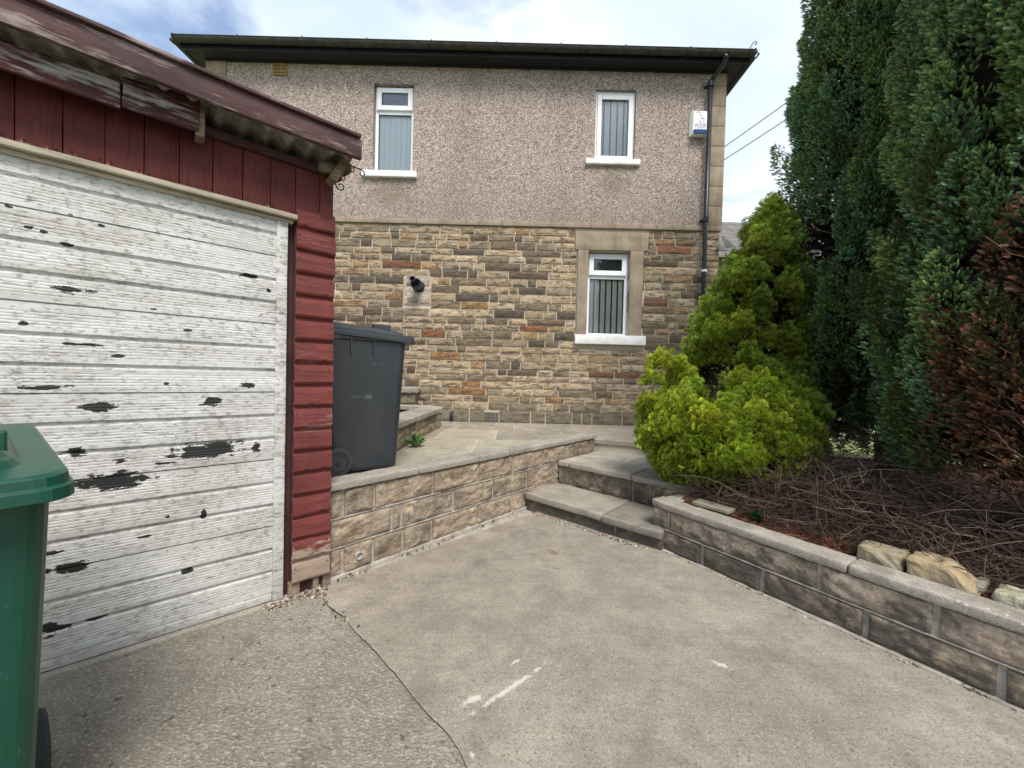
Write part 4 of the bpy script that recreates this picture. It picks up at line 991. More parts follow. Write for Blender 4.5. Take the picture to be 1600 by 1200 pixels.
for z0, z1 in ((.60, .80), (.81, .97), (.98, zt5-.08)):
    mb.cur = jit((.27, .225, .15), .15); mb.stone(xA, xB-.25, z0, z1, 6.04, .015, .01, .03, z0*9); mb.cur = jit((.24, .2, .14), .15); mb.stone(xB-.24, xB, z0, z1, 6.04, .015, .01, .03, z0*7)
mb.box(xA, xB-.01, 6.045, 6.27, .5, zt5-.08); mb.build('pier_blocks', 'house_stone', PR, base=PR.location)
mb = MB(); mb.rbox(xA-.03, xB+.03, 5.98, 6.27, zt5-.08, zt5, .015, .04, .018, 12); mb.build('pier_cap', 'coping', PR, base=PR.location, smooth=True)

# ------------------------------------------------------------------ right retaining wall
RW = thing('retaining_wall', 'low grimy two course block wall with lichen spotted coping beside the drive', 'wall', FR.o, FR.a)
RL = 4.6; RT = .30
rows = [(.0, .147, [-.005, .403, .786, 1.265, 1.692, 2.12, 2.55, 2.98, 3.4, 3.85, RL]), (.152, RT, [-.005, .13, .576, 1.067, 1.506, 1.95, 2.38, 2.83, 3.28, 3.7, 4.1, RL])]
mb = MB()
RC = [(.36, .29, .235), (.40, .33, .27), (.33, .275, .22), (.30, .255, .21)]
for r_, (z0, z1, js) in enumerate(rows):
    for a, b in zip(js[:-1], js[1:]): mb.cur = jit(rnd.choice(RC), .1) if r_ else jit((.30, .24, .19), .12); mb.stone(a+.010, b-.010, z0+.006, z1-.004, 0, rnd.uniform(.008, .014), .009, .012, rnd.uniform(0, 99), .026)
mb.build('stone_blocks', 'block_grimy', RW)
mb = MB(); mb.rbox(.003, RL, .004, .15, -.05, RT-.001, .003, .2, .002); mb.rbox(.02, RL, -.010, .006, .146, .155, .003, .06, .003); mb.rbox(.02, RL, -.03, .01, -.03, .008, .006, .06, .008)
mb.build('mortar_joints', 'grey_mortar', RW)
js = [-.02, 1.19, 2.05, 2.9, 3.8, RL]
for a, b in zip(js[:-1], js[1:]):
    mb = MB(); mb.rbox(a+.002, b-.003, -.022, .135, RT, RT+.052, .012, .025, .004, 14, lambda q: q+Vector((0, .0, 0)) if q.x > .10 else Vector((q.x+max(0, .10-q.x)*0, q.y+((.10-q.x)**2)*1.2*(1 if q.y < .05 else 0), q.z)))
    mb.build('coping_stone', 'coping', RW, smooth=True)
# return running back along the end of the steps
mb = MB(); mb.rbox(.0, .13, .137, .52, RT, RT+.052, .01, .03, .004, 14, lambda q: q+Vector((.12*(q.y-.137), 0, 0))); mb.build('coping_stone', 'coping', RW, smooth=True)
mb = MB(); mb.rbox(.003, .12, .152, .52, -.02, RT-.001, .006, .03, .006, 14, lambda q: q+Vector((.12*max(0, q.y-.137), 0, 0))); mb.build('return_blocks', 'block_grimy', RW, smooth=True)

# planting bed behind it
mb = MB()
def bed(u, v):
    X = .1+4.5*u; Y = .135+5.0*v*v+.0; z = .30+.10*min(1, v*3)+.02*mn.noise(Vector((X*5, Y*5, 0)))+.02*mn.noise(Vector((X*1.5, Y*1.5, 3))); p = FR.w(X, Y, z)
    if v < .03: p.z = .315
    return p
mb.grid(bed, 70, 60); 
def bed2(u, v):
    X = .15-1.9*u; Y = .45+5.0*v; p = FR.w(X, Y, .30+.08*u*(1 if v > .1 else v*10)); return p
struct(mb, 'planting_bed', 'soil', smooth=True)
mb = MB(); mb.quad((2.75, 4.9, .42), (40, -6, .42), (60, 40, .42), (3.2, 40, .42)); mb.quad((1.7, 3.5, .385), (2.9, 3.0, .385), (4.6, 6.2, .41), (2.6, 6.2, .41)); struct(mb, 'lawn', 'lawn')
# rocks on the inner edge of the coping
def rock(label, pxs, yoff, h, col, seed, tilt=0.0, cut=0.0):
    a = FR.loc(onz(*pxs[0], .36))[0]; b = FR.loc(onz(*pxs[1], .36))[0]; d = .16; mb = MB(); mb.cur = col
    base = FR.w((a+b)/2, yoff+d/2, .32)
    def wp(q):
        q = Vector(q); n = mn.noise(q*7+Vector((seed, 0, 0)))*.022; u = (q.x-a)/(b-a); q.z += (tilt*(u-.5)) if q.z > .36 else 0
        if cut and u > .6 and q.z > .36: q.z -= cut*(u-.6)
        q += (q-Vector(((a+b)/2, yoff+d/2, .36)))*n*5; q = FR.w(*q); return q-base
    mb.rbox(a, b, yoff, yoff+d, .29, .36+h, .022, .022, .012, 12, wp)
    o = mb.build('rockery_stone', 'rock'); o.location = base; tag(o, label, 'rock', 'stones edging the planting bed')
rock('squared pale sandstone block, first stone along the coping from the steps', ((1312, 880), (1388, 905)), .15, .055, (.36, .33, .25), 1)
rock('largest stone on the wall edge, buff with brown stains and sloping end', ((1392, 905), (1512, 945)), .14, .075, (.42, .35, .24), 5, 0.0, .18)
rock('pale grey green angular stone nearest the camera behind the coping', ((1535, 955), (1640, 1000)), .15, .03, (.42, .43, .35), 9, .0)
rock('small flat grey stone wedged between two larger bed stones', ((1512, 925), (1530, 935)), .20, .015, (.34, .34, .29), 12)
q = onz(1092, 785, .365); lf = FR.loc(q)
mb = MB(); mb.cur = (.7, .68, .64); bq = FR.w(lf[0], lf[1], .352)
mb.rbox(-.02, .24, -.06, .05, .0, .03, .006, .03, .004); o = mb.build('loose_paver', 'step', smooth=True); o.location = bq; o.rotation_euler = (0, 0, FR.a+.05); tag(o, 'flat grey paver lying on the coping end under the golden shrub', 'paver')

# ------------------------------------------------------------------ bins
def bin_body(loc, rz, col, label, group):
    """local: x = depth from back (0) to front (+), -y = side; built 0.58 wide, 0.74 deep, 1.07 high"""
    B = thing('wheelie_bin', label, 'bin', loc, rz, group); B.scale = (1, 1, 1.028)
    hw_b, hw_t = .235, .262; xb0, xb1 = .15, .63; xt0, xt1 = .06, .68
    def sect(z, x0, x1, hw, r=.05, n=5):
        pts = []
        for cx, cy, a0 in ((x1-r, hw-r, 0), (x0+r, hw-r, 90), (x0+r, -hw+r, 180), (x1-r, -hw+r, 270)):
            for k in range(n+1): a = rad(a0+90*k/n); pts.append((cx+r*math.cos(a), cy+r*math.sin(a), z))
        return pts
    def loft(mb, secs, capb=True, capt=True):
        R_ = [[mb.vert(p) for p in s_] for s_ in secs]; n = len(R_[0])
        for i in range(len(R_)-1):
            for k in range(n): mb.f.append([R_[i][k], R_[i][(k+1) % n], R_[i+1][(k+1) % n], R_[i+1][k]])
        if capb: mb.f.append(R_[0][::-1])
        if capt: mb.f.append(R_[-1])
    mb = MB(); S = []
    for z in (.03, .04, .3, .6, .9, .955): t_ = (z-.03)/.925; S.append(sect(z, xb0+(xt0-xb0)*t_, xb1+(xt1-xb1)*t_, hw_b+(hw_t-hw_b)*t_, .05))
    S[0] = sect(.02, xb0+.01, xb1-.01, hw_b-.01, .04)
    S += [sect(.962, xt0-.005, xt1+.012, hw_t+.012, .05), sect(1.0, xt0-.005, xt1+.014, hw_t+.014, .05)]
    loft(mb, S); body = mb.build('bin_body', col, B, smooth=False)
    for sy in (-1, 1):
        for X in (.27, .43):
            mb = MB(); mb.prism([(X-.012, sy*(hw_t-.02)), (X+.004, sy*(hw_t-.02)), (X+.004, sy*(hw_t+.012)), (X-.006, sy*(hw_t+.012))][::sy], .86, .965); mb.build('rim_rib', col, body)
    for Y in (-.12, .12): mb = MB(); mb.box(xt1-.02, xt1+.012, Y-.008, Y+.008, .86, .965); mb.build('rim_rib', col, body)
    mb = MB(); mb.prism([(.03, -hw_t+.06), (.11, -hw_t+.06), (.11, hw_t-.06), (.03, hw_t-.06)], .80, .98)
    mb.build('hinge_block', col, body)
    # lid: drooped rim, raised centre, slightly falling to the front
    mb = MB(); fall = lambda x: -.045*max(0, (x-.0))/.74
    def ls(z, x0, x1, hw, r): return [(p[0], p[1], p[2]+fall(p[0])) for p in sect(z, x0, x1, hw, r)]
    lx0, lx1, lh = .02, .755, .293
    loft(mb, [ls(1.0, lx0+.006, lx1-.006, lh-.006, .05), ls(1.002, lx0, lx1, lh, .055), ls(1.028, lx0, lx1-.001, lh-.001, .055), ls(1.031, lx0, lx1-.007, lh-.007, .055), ls(1.052, lx0, lx1-.009, lh-.009, .055), ls(1.057, lx0, lx1-.018, lh-.018, .06),
              ls(1.060, .05, lx1-.075, lh-.07, .08), ls(1.074, .055, lx1-.085, lh-.08, .085), ls(1.077, .06, lx1-.092, lh-.087, .085), ls(1.088, .065, lx1-.10, lh-.095, .09), ls(1.096, .10, lx1-.14, lh-.13, .09), ls(1.100, .16, lx1-.22, lh-.18, .07)])
    lid = mb.build('lid', col, B, smooth=False, bevel=.002)
    for Y in (-.165, .165): mb = MB(); mb.prism([(.44, Y-.03), (.57, Y-.04), (.57, Y+.04), (.44, Y+.03)], 1.04, 1.094); mb.build('lid_pad', col, lid, bevel=.006)
    mb = MB(); mb.rbox(.66, .70, -.10, .10, 1.028, 1.052, .006, .05, 0); mb.build('lid_grip', col, lid, bevel=.006)
    mb = MB(); mb.tube([(-.035, -.20, 1.0), (-.035, .20, 1.0)], .014, 10)
    for Y in (-.19, 0, .19): mb.box(-.035, .08, Y-.012, Y+.012, .985, 1.015)
    mb.build('handle', col, B)
    mb = MB(); mb.tube([(.19, -.29, .10), (.19, .29, .10)], .012, 10); mb.build('axle', 'wrought_iron', B)
    for sy in (-1, 1):
        mb = MB(); mb.lathe((.19, sy*.25, .10), (0, sy, 0), [(0, .075), (.002, .092), (.010, .1), (.038, .1), (.048, .092), (.050, .072), (.044, .070)], 32); wh = mb.build('wheel', 'rubber', B, smooth=False)
        mb = MB(); mb.lathe((.19, sy*.25, .10), (0, sy, 0), [(.03, .071), (.046, .068), (.047, .058), (.030, .052), (.030, .022), (.05, .018), (.052, .012)], 24)
        for k in range(6):
            a = k*math.pi/3; c_, s_ = math.cos(a), math.sin(a)
            mb.tube([(.19+.015*c_, sy*.283, .10+.015*s_), (.19+.062*c_, sy*.287, .10+.062*s_)], .006, 5)
        mb.build('hub', 'hub_plastic', wh)
    return B
# charcoal bin: its front points along e2
e2 = Vector((.83, .56, 0)).normalized(); ang = math.atan2(e2.y, e2.x); side = Vector((e2.y, -e2.x, 0))
Q = Vector((-.885, 3.05, 0)); org = Q-e2*.63-side*.235; 
bin_body((org.x, org.y, ZP), ang, 'bin_charcoal', 'charcoal wheelie bin standing on the patio beside the garage', 'wheelie bins')
# green bin: lid corner at Pn, depth runs away along A2
A2 = Vector((-.82, .572, 0)); front = -A2; ang2 = math.atan2(front.y, front.x); lf_ = Vector((-front.y, front.x, 0))
Pn = Vector((-.962, .868, 0)); org2 = Pn-front*.755-lf_*.293*(1 if (lf_.dot(Vector((.57, .82, 0))) > 0) else -1)
bin_body((org2.x, org2.y, -.008), ang2, 'bin_green', 'green wheelie bin in front of the white garage door', 'wheelie bins')

# ------------------------------------------------------------------ foliage
def mesh_np(name, V, Fi, Cc, mat, parent=None, base=(0, 0, 0)):
    """V (n,3), Fi (m,3) triangles, Cc (n,3)"""
    me = bpy.data.meshes.new(name); V = V-np.array(base)
    me.vertices.add(len(V)); me.vertices.foreach_set('co', V.astype(np.float32).ravel())
    me.loops.add(len(Fi)*3); me.loops.foreach_set('vertex_index', Fi.astype(np.int32).ravel())
    me.polygons.add(len(Fi)); me.polygons.foreach_set('loop_start', np.arange(0, len(Fi)*3, 3, dtype=np.int32)); me.polygons.foreach_set('loop_total', np.full(len(Fi), 3, dtype=np.int32))
    ca = me.color_attributes.new('col', 'FLOAT_COLOR', 'POINT'); ca.data.foreach_set('color', np.concatenate([Cc, np.ones((len(Cc), 1))], 1).astype(np.float32).ravel())
    me.update(calc_edges=True); me.materials.append(M[mat]); o = bpy.data.objects.new(name, me); COL.objects.link(o); o.parent = parent
    if not parent: o.location = base
    return o
def spray_template(kind):
    v = []; f = []
    def blade(p, ang, ln, wd, z=0, dz=0):
        c, s = math.cos(ang), math.sin(ang); i = len(v)
        v.extend([(p[0]-s*wd*.5, p[1]+c*wd*.5, z), (p[0]+s*wd*.5, p[1]-c*wd*.5, z), (p[0]+c*ln, p[1]+s*ln, z+dz)]); f.append((i, i+1, i+2))
    if kind == 'feather':
        blade((0, 0), 0, 1.0, .09, 0, -.08)
        for i in range(6):
            t_ = .10+.145*i; L_ = .46*(1-t_*.70)
            for sg in (1, -1):
                a = sg*rad(46-8*t_); blade((t_, 0), a, L_, .13, -.05*t_*t_, -.03)
    else:   # fan of blunt golden tips
        for a in (-58, -30, 0, 28, 60):
            L_ = 1.0-abs(a)*.005; ar = rad(a); blade((0, 0), ar, L_, .17, 0, .06)
            for sg in (1, -1): blade((math.cos(ar)*L_*.55, math.sin(ar)*L_*.55), ar+sg*rad(36), .34, .15, .03, .05*sg)
    return np.array(v, float), np.array(f, int)
TF = spray_template('feather'); TFan = spray_template('fan')
rg = np.random.default_rng(11)
def unit(a): return a/np.maximum(1e-9, np.linalg.norm(a, axis=1, keepdims=True))
def sprays(T, P, D, N, S, C0, C1):
    """P positions, D directions, N facing normals, S scales, C0 base colour, C1 tip colour"""
    tv, tf = T; D = unit(D); N = unit(N-D*(N*D).sum(1, keepdims=True)); B = np.cross(N, D); n = len(P)
    V = P[:, None]+S[:, None, None]*(tv[None, :, 0:1]*D[:, None]+tv[None, :, 1:2]*B[:, None]+tv[None, :, 2:3]*N[:, None])
    tip = np.clip(np.linalg.norm(tv[:, :2], axis=1), 0, 1)[None, :, None]**1.5
    nt = len(tf); jt = rg.uniform(.55, 1.5, (n, nt)); vt = np.zeros(len(tv), int); vt[tf.reshape(-1)] = np.repeat(np.arange(nt), 3)
    Cc = (C0[:, None]*(1-tip)+C1[:, None]*tip)*jt[:, vt][:, :, None]
    F_ = tf[None]+(np.arange(n)*len(tv))[:, None, None]
    return V.reshape(-1, 3), F_.reshape(-1, 3), Cc.reshape(-1, 3)
def join(parts):
    V = np.concatenate([p[0] for p in parts]); C = np.concatenate([p[2] for p in parts]); off = 0; F_ = []
    for p in parts: F_.append(p[1]+off); off += len(p[0])
    return V, np.concatenate(F_), C
def limb(mb, p, q, r0, r1, n=6, wob=.04, sides=6):
    p = Vector(p); q = Vector(q); pts = []
    for i in range(n+1): t_ = i/n; w = p.lerp(q, t_); k = wob*(q-p).length*math.sin(math.pi*t_); pts.append(w+Vector((mn.noise(w*3), mn.noise(w*3+Vector((9, 0, 0))), .4*mn.noise(w*3+Vector((0, 9, 0)))))*k*2)
    mb.tube(pts, [r0+(r1-r0)*i/n for i in range(n+1)], sides); return pts

def leyland(label, cx, cy, gz_, height, rfun, brown, seed, nplume=520, bottom=.6, lean=(0, 0)):
    r = np.random.default_rng(seed); base = (cx, cy, gz_)
    T = thing('conifer_tree', label, 'tree', base, 0, 'tall dark conifers')
    mb = MB(); limb(mb, (cx, cy, gz_-.05), (cx+lean[0], cy+lean[1], gz_+height*.96), .11, .012, 14, .01, 9)
    tr = mb.build('trunk', 'bark', T, base=base)
    parts = []; mbB = MB()
    # plumes: foliage tongues standing up and outwards from the crown surface
    for i in range(nplume):
        h = bottom+(height-bottom)*(r.random()**1.15); a = r.uniform(0, 2*math.pi)
        tocam = math.atan2(-cy, -cx); da = abs((a-tocam+math.pi) % (2*math.pi)-math.pi)
        if da > 1.9 and r.random() < .62: continue
        R_ = rfun(h)*(1+.11*mn.noise(Vector((math.cos(a)*1.6+seed, math.sin(a)*1.6, h*1.1)))); dr_ = np.array([math.cos(a), math.sin(a), 0])
        rr = R_*r.uniform(.80, 1.04); c = np.array([cx, cy, gz_+h])+dr_*rr+np.array([lean[0], lean[1], 0])*h/height
        L_ = r.uniform(.26, .60); wd = L_*r.uniform(.20, .30); ax = unit((dr_*r.uniform(.25, .55)+np.array([0, 0, 1.0])+r.normal(0, .10, 3))[None])[0]
        b_, kind_ = brown(c, a, h, r)
        n = int(470*(L_/.48)**2*(.38 if kind_ == 'dead' else 1)); t_ = r.random(n)**.85; th = r.uniform(0, 2*math.pi, n)
        e1_ = unit(np.cross(ax, [0.3, .2, 1.])[None])[0]; e2_ = np.cross(ax, e1_)
        prof = np.sin(np.pi*np.clip(t_*.86+.14, 0, 1))**.7*wd; radial = e1_*np.cos(th)[:, None]+e2_*np.sin(th)[:, None]
        keep = (radial@dr_ > -.55); 
        P = c+ax*((t_-.35)*L_)[:, None]+radial*(prof*r.uniform(.55, 1.0, n))[:, None]
        D = radial*.75+ax*.85+dr_*.35+r.normal(0, .28, (n, 3)); N = radial+dr_*.4+np.array([0, 0, .55])+r.normal(0, .5, (n, 3))
        S = r.uniform(.026, .058, n)*(1.0-.25*t_)
        tone = r.uniform(.7, 1.3); blue = r.random()
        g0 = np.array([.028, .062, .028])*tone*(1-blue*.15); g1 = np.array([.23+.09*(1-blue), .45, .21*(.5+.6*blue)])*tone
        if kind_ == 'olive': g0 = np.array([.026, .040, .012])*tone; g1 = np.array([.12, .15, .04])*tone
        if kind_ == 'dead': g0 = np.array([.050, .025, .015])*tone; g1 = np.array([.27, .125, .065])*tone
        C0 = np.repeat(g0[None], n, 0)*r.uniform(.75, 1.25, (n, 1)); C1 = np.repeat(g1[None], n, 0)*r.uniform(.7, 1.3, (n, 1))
        sp = r.random(n) < (.04 if kind_ != 'dead' else 0); C1[sp] = np.array([.16, .085, .035])
        P, D, N, S, C0, C1 = [q[keep] for q in (P, D, N, S, C0, C1)]
        if kind_ == 'dead': S *= .9
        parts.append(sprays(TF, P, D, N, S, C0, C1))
        if kind_ == 'dead':
            for k_ in range(6):
                q_ = c+r.normal(0, .10, 3)+np.array([0, 0, .08]); limb(mbB, (cx+(c[0]-cx)*.25, cy+(c[1]-cy)*.25, gz_+h-r.uniform(.0, .45)), tuple(q_), .006, .0015, 6, .10, 4)
        if kind_ == 'dead' or r.random() < .12:
            limb(mbB, (cx+lean[0]*h/height, cy, gz_+h-L_*r.uniform(.3, 1.1)), tuple(c+ax*L_*.4), .010, .002, 5, .12, 4)
    # brown interior fill
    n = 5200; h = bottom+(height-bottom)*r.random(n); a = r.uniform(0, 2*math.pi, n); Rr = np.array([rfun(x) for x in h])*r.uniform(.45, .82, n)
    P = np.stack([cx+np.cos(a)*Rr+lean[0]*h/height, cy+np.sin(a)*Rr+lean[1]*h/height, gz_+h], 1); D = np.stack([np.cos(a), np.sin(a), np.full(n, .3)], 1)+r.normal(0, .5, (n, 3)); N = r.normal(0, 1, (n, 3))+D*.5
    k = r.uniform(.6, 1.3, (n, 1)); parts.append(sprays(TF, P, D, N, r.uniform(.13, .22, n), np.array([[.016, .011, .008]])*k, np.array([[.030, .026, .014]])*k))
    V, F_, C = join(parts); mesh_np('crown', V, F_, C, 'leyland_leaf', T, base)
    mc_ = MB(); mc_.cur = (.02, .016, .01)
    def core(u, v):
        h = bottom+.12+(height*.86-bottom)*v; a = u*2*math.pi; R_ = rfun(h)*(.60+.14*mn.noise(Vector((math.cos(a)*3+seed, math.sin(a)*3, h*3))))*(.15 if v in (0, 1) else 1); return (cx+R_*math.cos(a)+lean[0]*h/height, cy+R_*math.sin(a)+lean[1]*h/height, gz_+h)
    mc_.grid(core, 40, 60); mc_.build('dark_core', 'leyland_leaf', T, base=base)  # added opaque dark shell, stops sky showing through the crown
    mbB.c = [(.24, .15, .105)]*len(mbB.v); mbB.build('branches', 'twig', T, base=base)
    return T
def rf1(h):   # far tree: full width low down, narrowing slowly
    if h < .7: return .60+.32*(h/.7)
    return .94-.055*(h-.7) if h < 4.2 else max(.12, .75-.24*(h-4.2))
def br1(c, a, h, r):
    if r.random() < .10: return 0, 'olive'
    return 0, 'green'
def rf2(h):
    if h < .9: return .66+.22*(h/.9)
    return .88-.03*(h-.9) if h < 3.8 else max(.12, .79-.24*(h-3.8))
def br2(c, a, h, r):
    x, y, z = c; px = 800+FOC*x/max(.4, y)      # bearing seen from the drive: the lower side has died back
    lim = 2.02-(px-1440)*.0008
    if z < 2.0+.55*mn.noise(Vector((x*3, y*3, z*3))) and x/max(.4, y) > 1.12+.16*mn.noise(Vector((z*4, 1, 0))):
        if r.random() < (.95 if z < 1.55 else .6): return 1, 'dead'
    if z < 2.5 and r.random() < .35: return 0, 'olive'
    return 0, 'green'
leyland('tall dark green conifer beyond, foliage edge against the sky beside the golden shrub', 3.66, 3.76, .38, 6.4, rf1, br1, 3, 960, .38)
leyland('nearer tall conifer at the right edge with its lower branches dead and brown', 3.25, 2.12, .36, 6.0, rf2, br2, 8, 900, .42)

# golden shrub
GB = thing('golden_conifer', 'bright yellow green conifer shrub with rounded base and pointed top', 'shrub', (1.95, 3.55, .36))
gbase = (1.95, 3.55, .36)
mb = MB(); limb(mb, (2.15, 3.75, .30), (2.55, 4.0, 2.7), .06, .015, 10, .02, 8); limb(mb, (2.12, 3.72, .33), (1.85, 3.5, 1.1), .03, .01); limb(mb, (2.15, 3.75, .5), (2.4, 3.6, 1.2), .03, .01); mb.build('trunk', 'bark', GB, base=gbase)
parts = []; r = np.random.default_rng(21); lobes = []
def add_lobe(c, rad_, br, flat=.8): lobes.append((np.array(c), rad_, br, flat))
# mound: lobes over an ellipsoid
mc = np.array([1.88, 3.40, .80]); mr_ = np.array([.68, .58, .51])
for i in range(190):
    d = unit(r.normal(0, 1, (1, 3)))[0]
    if d[1] > .35 and r.random() < .6: continue
    c = mc+d*mr_*r.uniform(.80, 1.04); c[2] = max(.42, c[2]); add_lobe(c, r.uniform(.075, .14), 1.15 if d[0] < .35 else .85)  # light from the left put into leaf colour: left lobes lighter
def pyl(px, py, y): q = ony(px, py, y); return (q.x, q.y, q.z)
for (px, py) in ((1010, 640), (1020, 600), (1060, 590), (1012, 665), (1040, 700), (1075, 735), (1100, 760), (1150, 770), (1200, 740), (1240, 700), (1255, 650), (1240, 610), (1205, 590), (1190, 575), (1055, 575), (1030, 575), (1095, 772), (1150, 784), (1195, 765), (1225, 728)):
    add_lobe(pyl(px, py, 3.2+r.uniform(-.1, .25)+abs(px-1140)*.0012), r.uniform(.09, .14), 1.05 if px < 1190 else .85)
for k in range(250):      # upright part behind: ragged cone, wider towards the base
    z = 1.05+1.93*r.random()**1.25; hwid = np.interp(z, [1.05, 1.6, 2.2, 2.7, 3.0], [.62, .52, .37, .20, .04]); cxp = np.interp(z, [1.05, 2.6, 3.0], [2.26, 2.55, 2.60]); a = r.uniform(0, 2*math.pi)
    if math.sin(a) > .5 and r.random() < .6: continue
    k_ = r.uniform(.70, 1.12); c = (cxp+hwid*math.cos(a)*k_, 4.0+hwid*.9*math.sin(a)*k_, z); add_lobe(c, r.uniform(.06, .13), (.52 if z < 2.5 else .75) if math.cos(a) > -.35 else .85, 1.15)  # cone shading put into leaf colour: darker except along the left edge
def hole(c):
    q = Vector(c)-Vector((0, 0, EYE)); u = 800+FOC*q.dot(right)/q.dot(fwd); v = 600-FOC*q.dot(up)/q.dot(fwd)
    return any(((u-a)/ra)**2+((v-b)/rb)**2 < 1 for a, b, ra, rb in ((1112, 606, 26, 38), (1138, 592, 22, 20), (1225, 505, 26, 20)))
for c, lr, br, flat in lobes:
    if hole(c): continue
    n = int(190*(lr/.13)**2); d = unit(r.normal(0, 1, (n, 3))); d[:, 2] = np.abs(d[:, 2])*.95-.35*r.random(n); d = unit(d)
    out = unit((c-np.array([2.15, 3.75, c[2]-.15]))[None])[0]
    P = c+d*lr*r.uniform(.40, 1.05, (n, 1))*np.array([1, 1, flat])*np.where(d[:, 2:3] > 0, np.array([[.8, .8, 1.7]]), np.array([[1.0, 1.0, .8]])); D = d*.9+out*.5+np.array([0, 0, .75])+r.normal(0, .22, (n, 3))
    N = np.array([0, 0, .55])+d*.9+out*.3+r.normal(0, .4, (n, 3)); S = r.uniform(.030, .060, n)
    tone = br*r.uniform(.82, 1.2)*(.72+.42*np.clip((P[:, 2]-c[2])/lr, -1, 1))[:, None].clip(.45, 1.2)  # light painted into leaf colour: lobe tops lighter, undersides darker
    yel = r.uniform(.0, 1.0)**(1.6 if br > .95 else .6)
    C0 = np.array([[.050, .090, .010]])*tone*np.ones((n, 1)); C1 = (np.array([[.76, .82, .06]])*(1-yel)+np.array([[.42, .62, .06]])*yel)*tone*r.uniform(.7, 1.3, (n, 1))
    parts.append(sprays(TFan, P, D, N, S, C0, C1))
for (n, P, D0) in (lambda d, z, a: ((len(d), mc+d*mr_*r.uniform(.86, 1.08, (len(d), 1)), d), (len(z), np.stack([np.interp(z, [1.05, 2.6, 3.0], [2.26, 2.55, 2.60])+np.interp(z, [1.05, 1.6, 2.2, 2.7, 3.0], [.62, .52, .37, .20, .04])*np.cos(a)*r.uniform(.85, 1.08, len(z)), 4+np.interp(z, [1.05, 1.6, 2.2, 2.7, 3.0], [.56, .47, .33, .18, .04])*np.sin(a)*r.uniform(.85, 1.08, len(z)), z], 1), np.stack([np.cos(a), np.sin(a), z*0+.2], 1))))(unit(r.normal(0, 1, (14000, 3))), 1.05+1.93*r.random(11000)**1.25, r.uniform(0, 6.283, 11000)):
    keep = np.array([not hole(p) for p in P])&(P[:, 2] > .40)&(np.array([mn.noise(Vector(p)*7) for p in P]) > -.22); P = P[keep]; D0 = D0[keep]; n = len(P)
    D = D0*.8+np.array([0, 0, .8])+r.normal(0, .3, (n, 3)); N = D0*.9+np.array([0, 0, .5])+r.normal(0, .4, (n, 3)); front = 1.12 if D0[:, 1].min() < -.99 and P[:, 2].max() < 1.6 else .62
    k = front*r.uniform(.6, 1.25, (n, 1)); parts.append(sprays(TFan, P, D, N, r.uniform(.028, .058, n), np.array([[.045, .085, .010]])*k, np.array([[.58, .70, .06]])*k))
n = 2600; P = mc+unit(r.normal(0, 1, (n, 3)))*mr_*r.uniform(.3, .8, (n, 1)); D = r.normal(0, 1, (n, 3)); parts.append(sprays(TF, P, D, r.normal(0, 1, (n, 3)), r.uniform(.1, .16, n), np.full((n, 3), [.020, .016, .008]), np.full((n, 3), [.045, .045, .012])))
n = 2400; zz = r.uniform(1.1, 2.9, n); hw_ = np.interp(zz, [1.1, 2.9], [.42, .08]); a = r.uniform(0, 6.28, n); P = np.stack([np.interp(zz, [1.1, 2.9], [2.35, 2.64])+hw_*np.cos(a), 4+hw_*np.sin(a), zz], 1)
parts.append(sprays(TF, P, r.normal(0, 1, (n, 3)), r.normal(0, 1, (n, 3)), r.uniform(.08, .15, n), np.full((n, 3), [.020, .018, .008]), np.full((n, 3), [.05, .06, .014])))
V, F_, C = join(parts); mesh_np('crown', V, F_, C, 'golden_leaf', GB, gbase)

# tangle of dead stems
mb = MB(); rr_ = random.Random(5)
for i in range(7500):
    X = rr_.uniform(.1, 3.3); Y = .20+abs(rr_.gauss(0, .60))+rr_.uniform(0, .25)
    if Y > 2.3: continue
    hmax = .07+.56*min(1, max(0, (Y-.2)/.8)); z0 = .34+rr_.random()**1.1*hmax
    p = FR.w(X, Y, z0); d = Vector((rr_.gauss(0, 1), rr_.gauss(0, 1), rr_.gauss(0, .38))).normalized(); pts = [p]; st_ = rr_.uniform(.02, .06); kk = rr_.choice((.10, .25, .45))
    for k in range(rr_.randint(5, 9)):
        d = (d+Vector((rr_.gauss(0, kk), rr_.gauss(0, kk), rr_.gauss(0, kk*.7)-(pts[-1].z-.5)*.35))).normalized(); q = pts[-1]+d*st_
        q.z = max(.33, q.z); lq = FR.loc(q)
        if lq[1] < .15: break
        pts.append(q)
    if len(pts) < 3: continue
    mb.cur = jit(rr_.choice([(.065, .040, .030), (.11, .073, .050), (.045, .028, .021), (.19, .14, .10), (.085, .052, .036), (.055, .034, .025)]), .25, rr_)
    r0 = rr_.uniform(.001, .0028) if rr_.random() < .96 else rr_.uniform(.0035, .006); mb.tube(pts, [r0*(1-.5*k/len(pts)) for k in range(len(pts))], 4, False)
tag(mb.build('dead_stems', 'twig'), 'tangled mass of dead brown stems covering the planting bed', 'dead stems', kind='stuff')
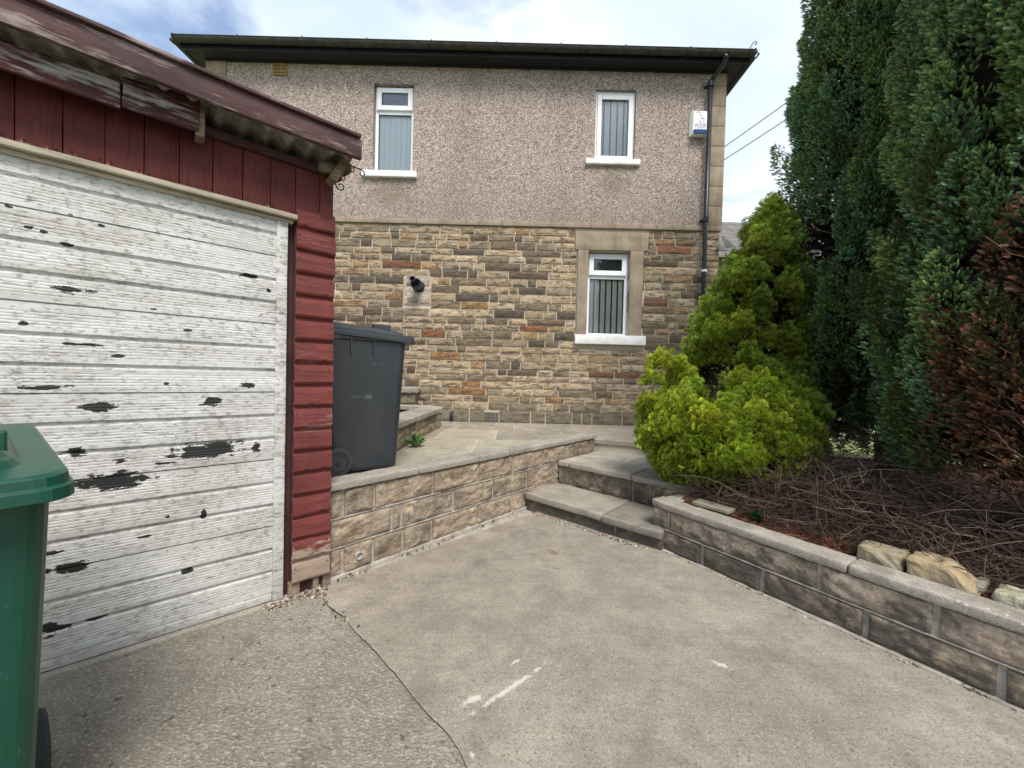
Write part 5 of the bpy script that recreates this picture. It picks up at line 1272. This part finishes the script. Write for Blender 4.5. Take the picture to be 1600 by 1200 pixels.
# needle litter
n = 5000; X = rg.uniform(.15, 3.6, n); Y = .15+np.abs(rg.normal(0, .35, n)); ps = np.array([list(FR.w(x, y, .335+.05*min(1, y))) for x, y in zip(X, Y)])
D = rg.normal(0, 1, (n, 3))*np.array([1, 1, .15]); N = np.array([0, 0, 1.0])+rg.normal(0, .3, (n, 3)); k = rg.uniform(.5, 1.4, (n, 1))
V, F_, C = sprays(TF, ps, D, N, rg.uniform(.02, .045, n), np.array([[.08, .03, .018]])*k, np.array([[.19, .075, .045]])*k)
tag(mesh_np('needle_litter', V, F_, C, 'leyland_leaf'), 'reddish brown fallen conifer needles on the bed', 'litter', kind='stuff')

# small weeds
def weed(name, label, cat, loc, n, ln, wd, col, spread=1.0, seed=0, group=None):
    r_ = random.Random(seed); mb = MB()
    for i in range(n):
        a = r_.uniform(0, 2*math.pi); el = r_.uniform(.3, 1.2)/spread; L_ = ln*r_.uniform(.6, 1.1); d = Vector((math.cos(a)*math.cos(el), math.sin(a)*math.cos(el), math.sin(el))); s_ = Vector((-math.sin(a), math.cos(a), 0)); mb.cur = jit(col, .3, r_)
        p = Vector((0, 0, .0))+Vector((r_.gauss(0, ln*.15), r_.gauss(0, ln*.15), r_.uniform(0, ln*.4))); m_ = p+d*L_*.55+Vector((0, 0, L_*.05)); q = p+d*L_-Vector((0, 0, L_*.12))
        i0 = [mb.vert(x) for x in (p, m_+s_*wd*.5, q, m_-s_*wd*.5)]; mb.f.append(i0)
    o = mb.build(name, 'weed_leaf'); o.location = loc; tag(o, label, cat, group); return o
weed('weed', 'leafy green weed growing at the foot of the curved planter', 'weed', onz(649, 698, ZP)+Vector((0, -.02, 0)), 34, .13, .05, (.10, .20, .05), .8, 1)
weed('weed', 'small green weed under the front edge of the bottom step', 'weed', onz(933, 815, 0), 26, .05, .022, (.09, .16, .04), 1.3, 2)
weed('weed', 'tiny weeds in the corner of step and retaining wall', 'weed', onz(1012, 842, 0), 22, .03, .014, (.08, .15, .03), 1.4, 3)
weed('ground_ivy', 'dark green leafy ground plant at the right edge of the bed', 'plant', onz(1585, 850, .42), 60, .17, .09, (.012, .055, .018), 1.2, 4)
weed('ground_ivy', 'low dark green sprig at the base of the golden shrub', 'plant', onz(1180, 812, .34), 30, .07, .03, (.015, .06, .015), 1.2, 5)
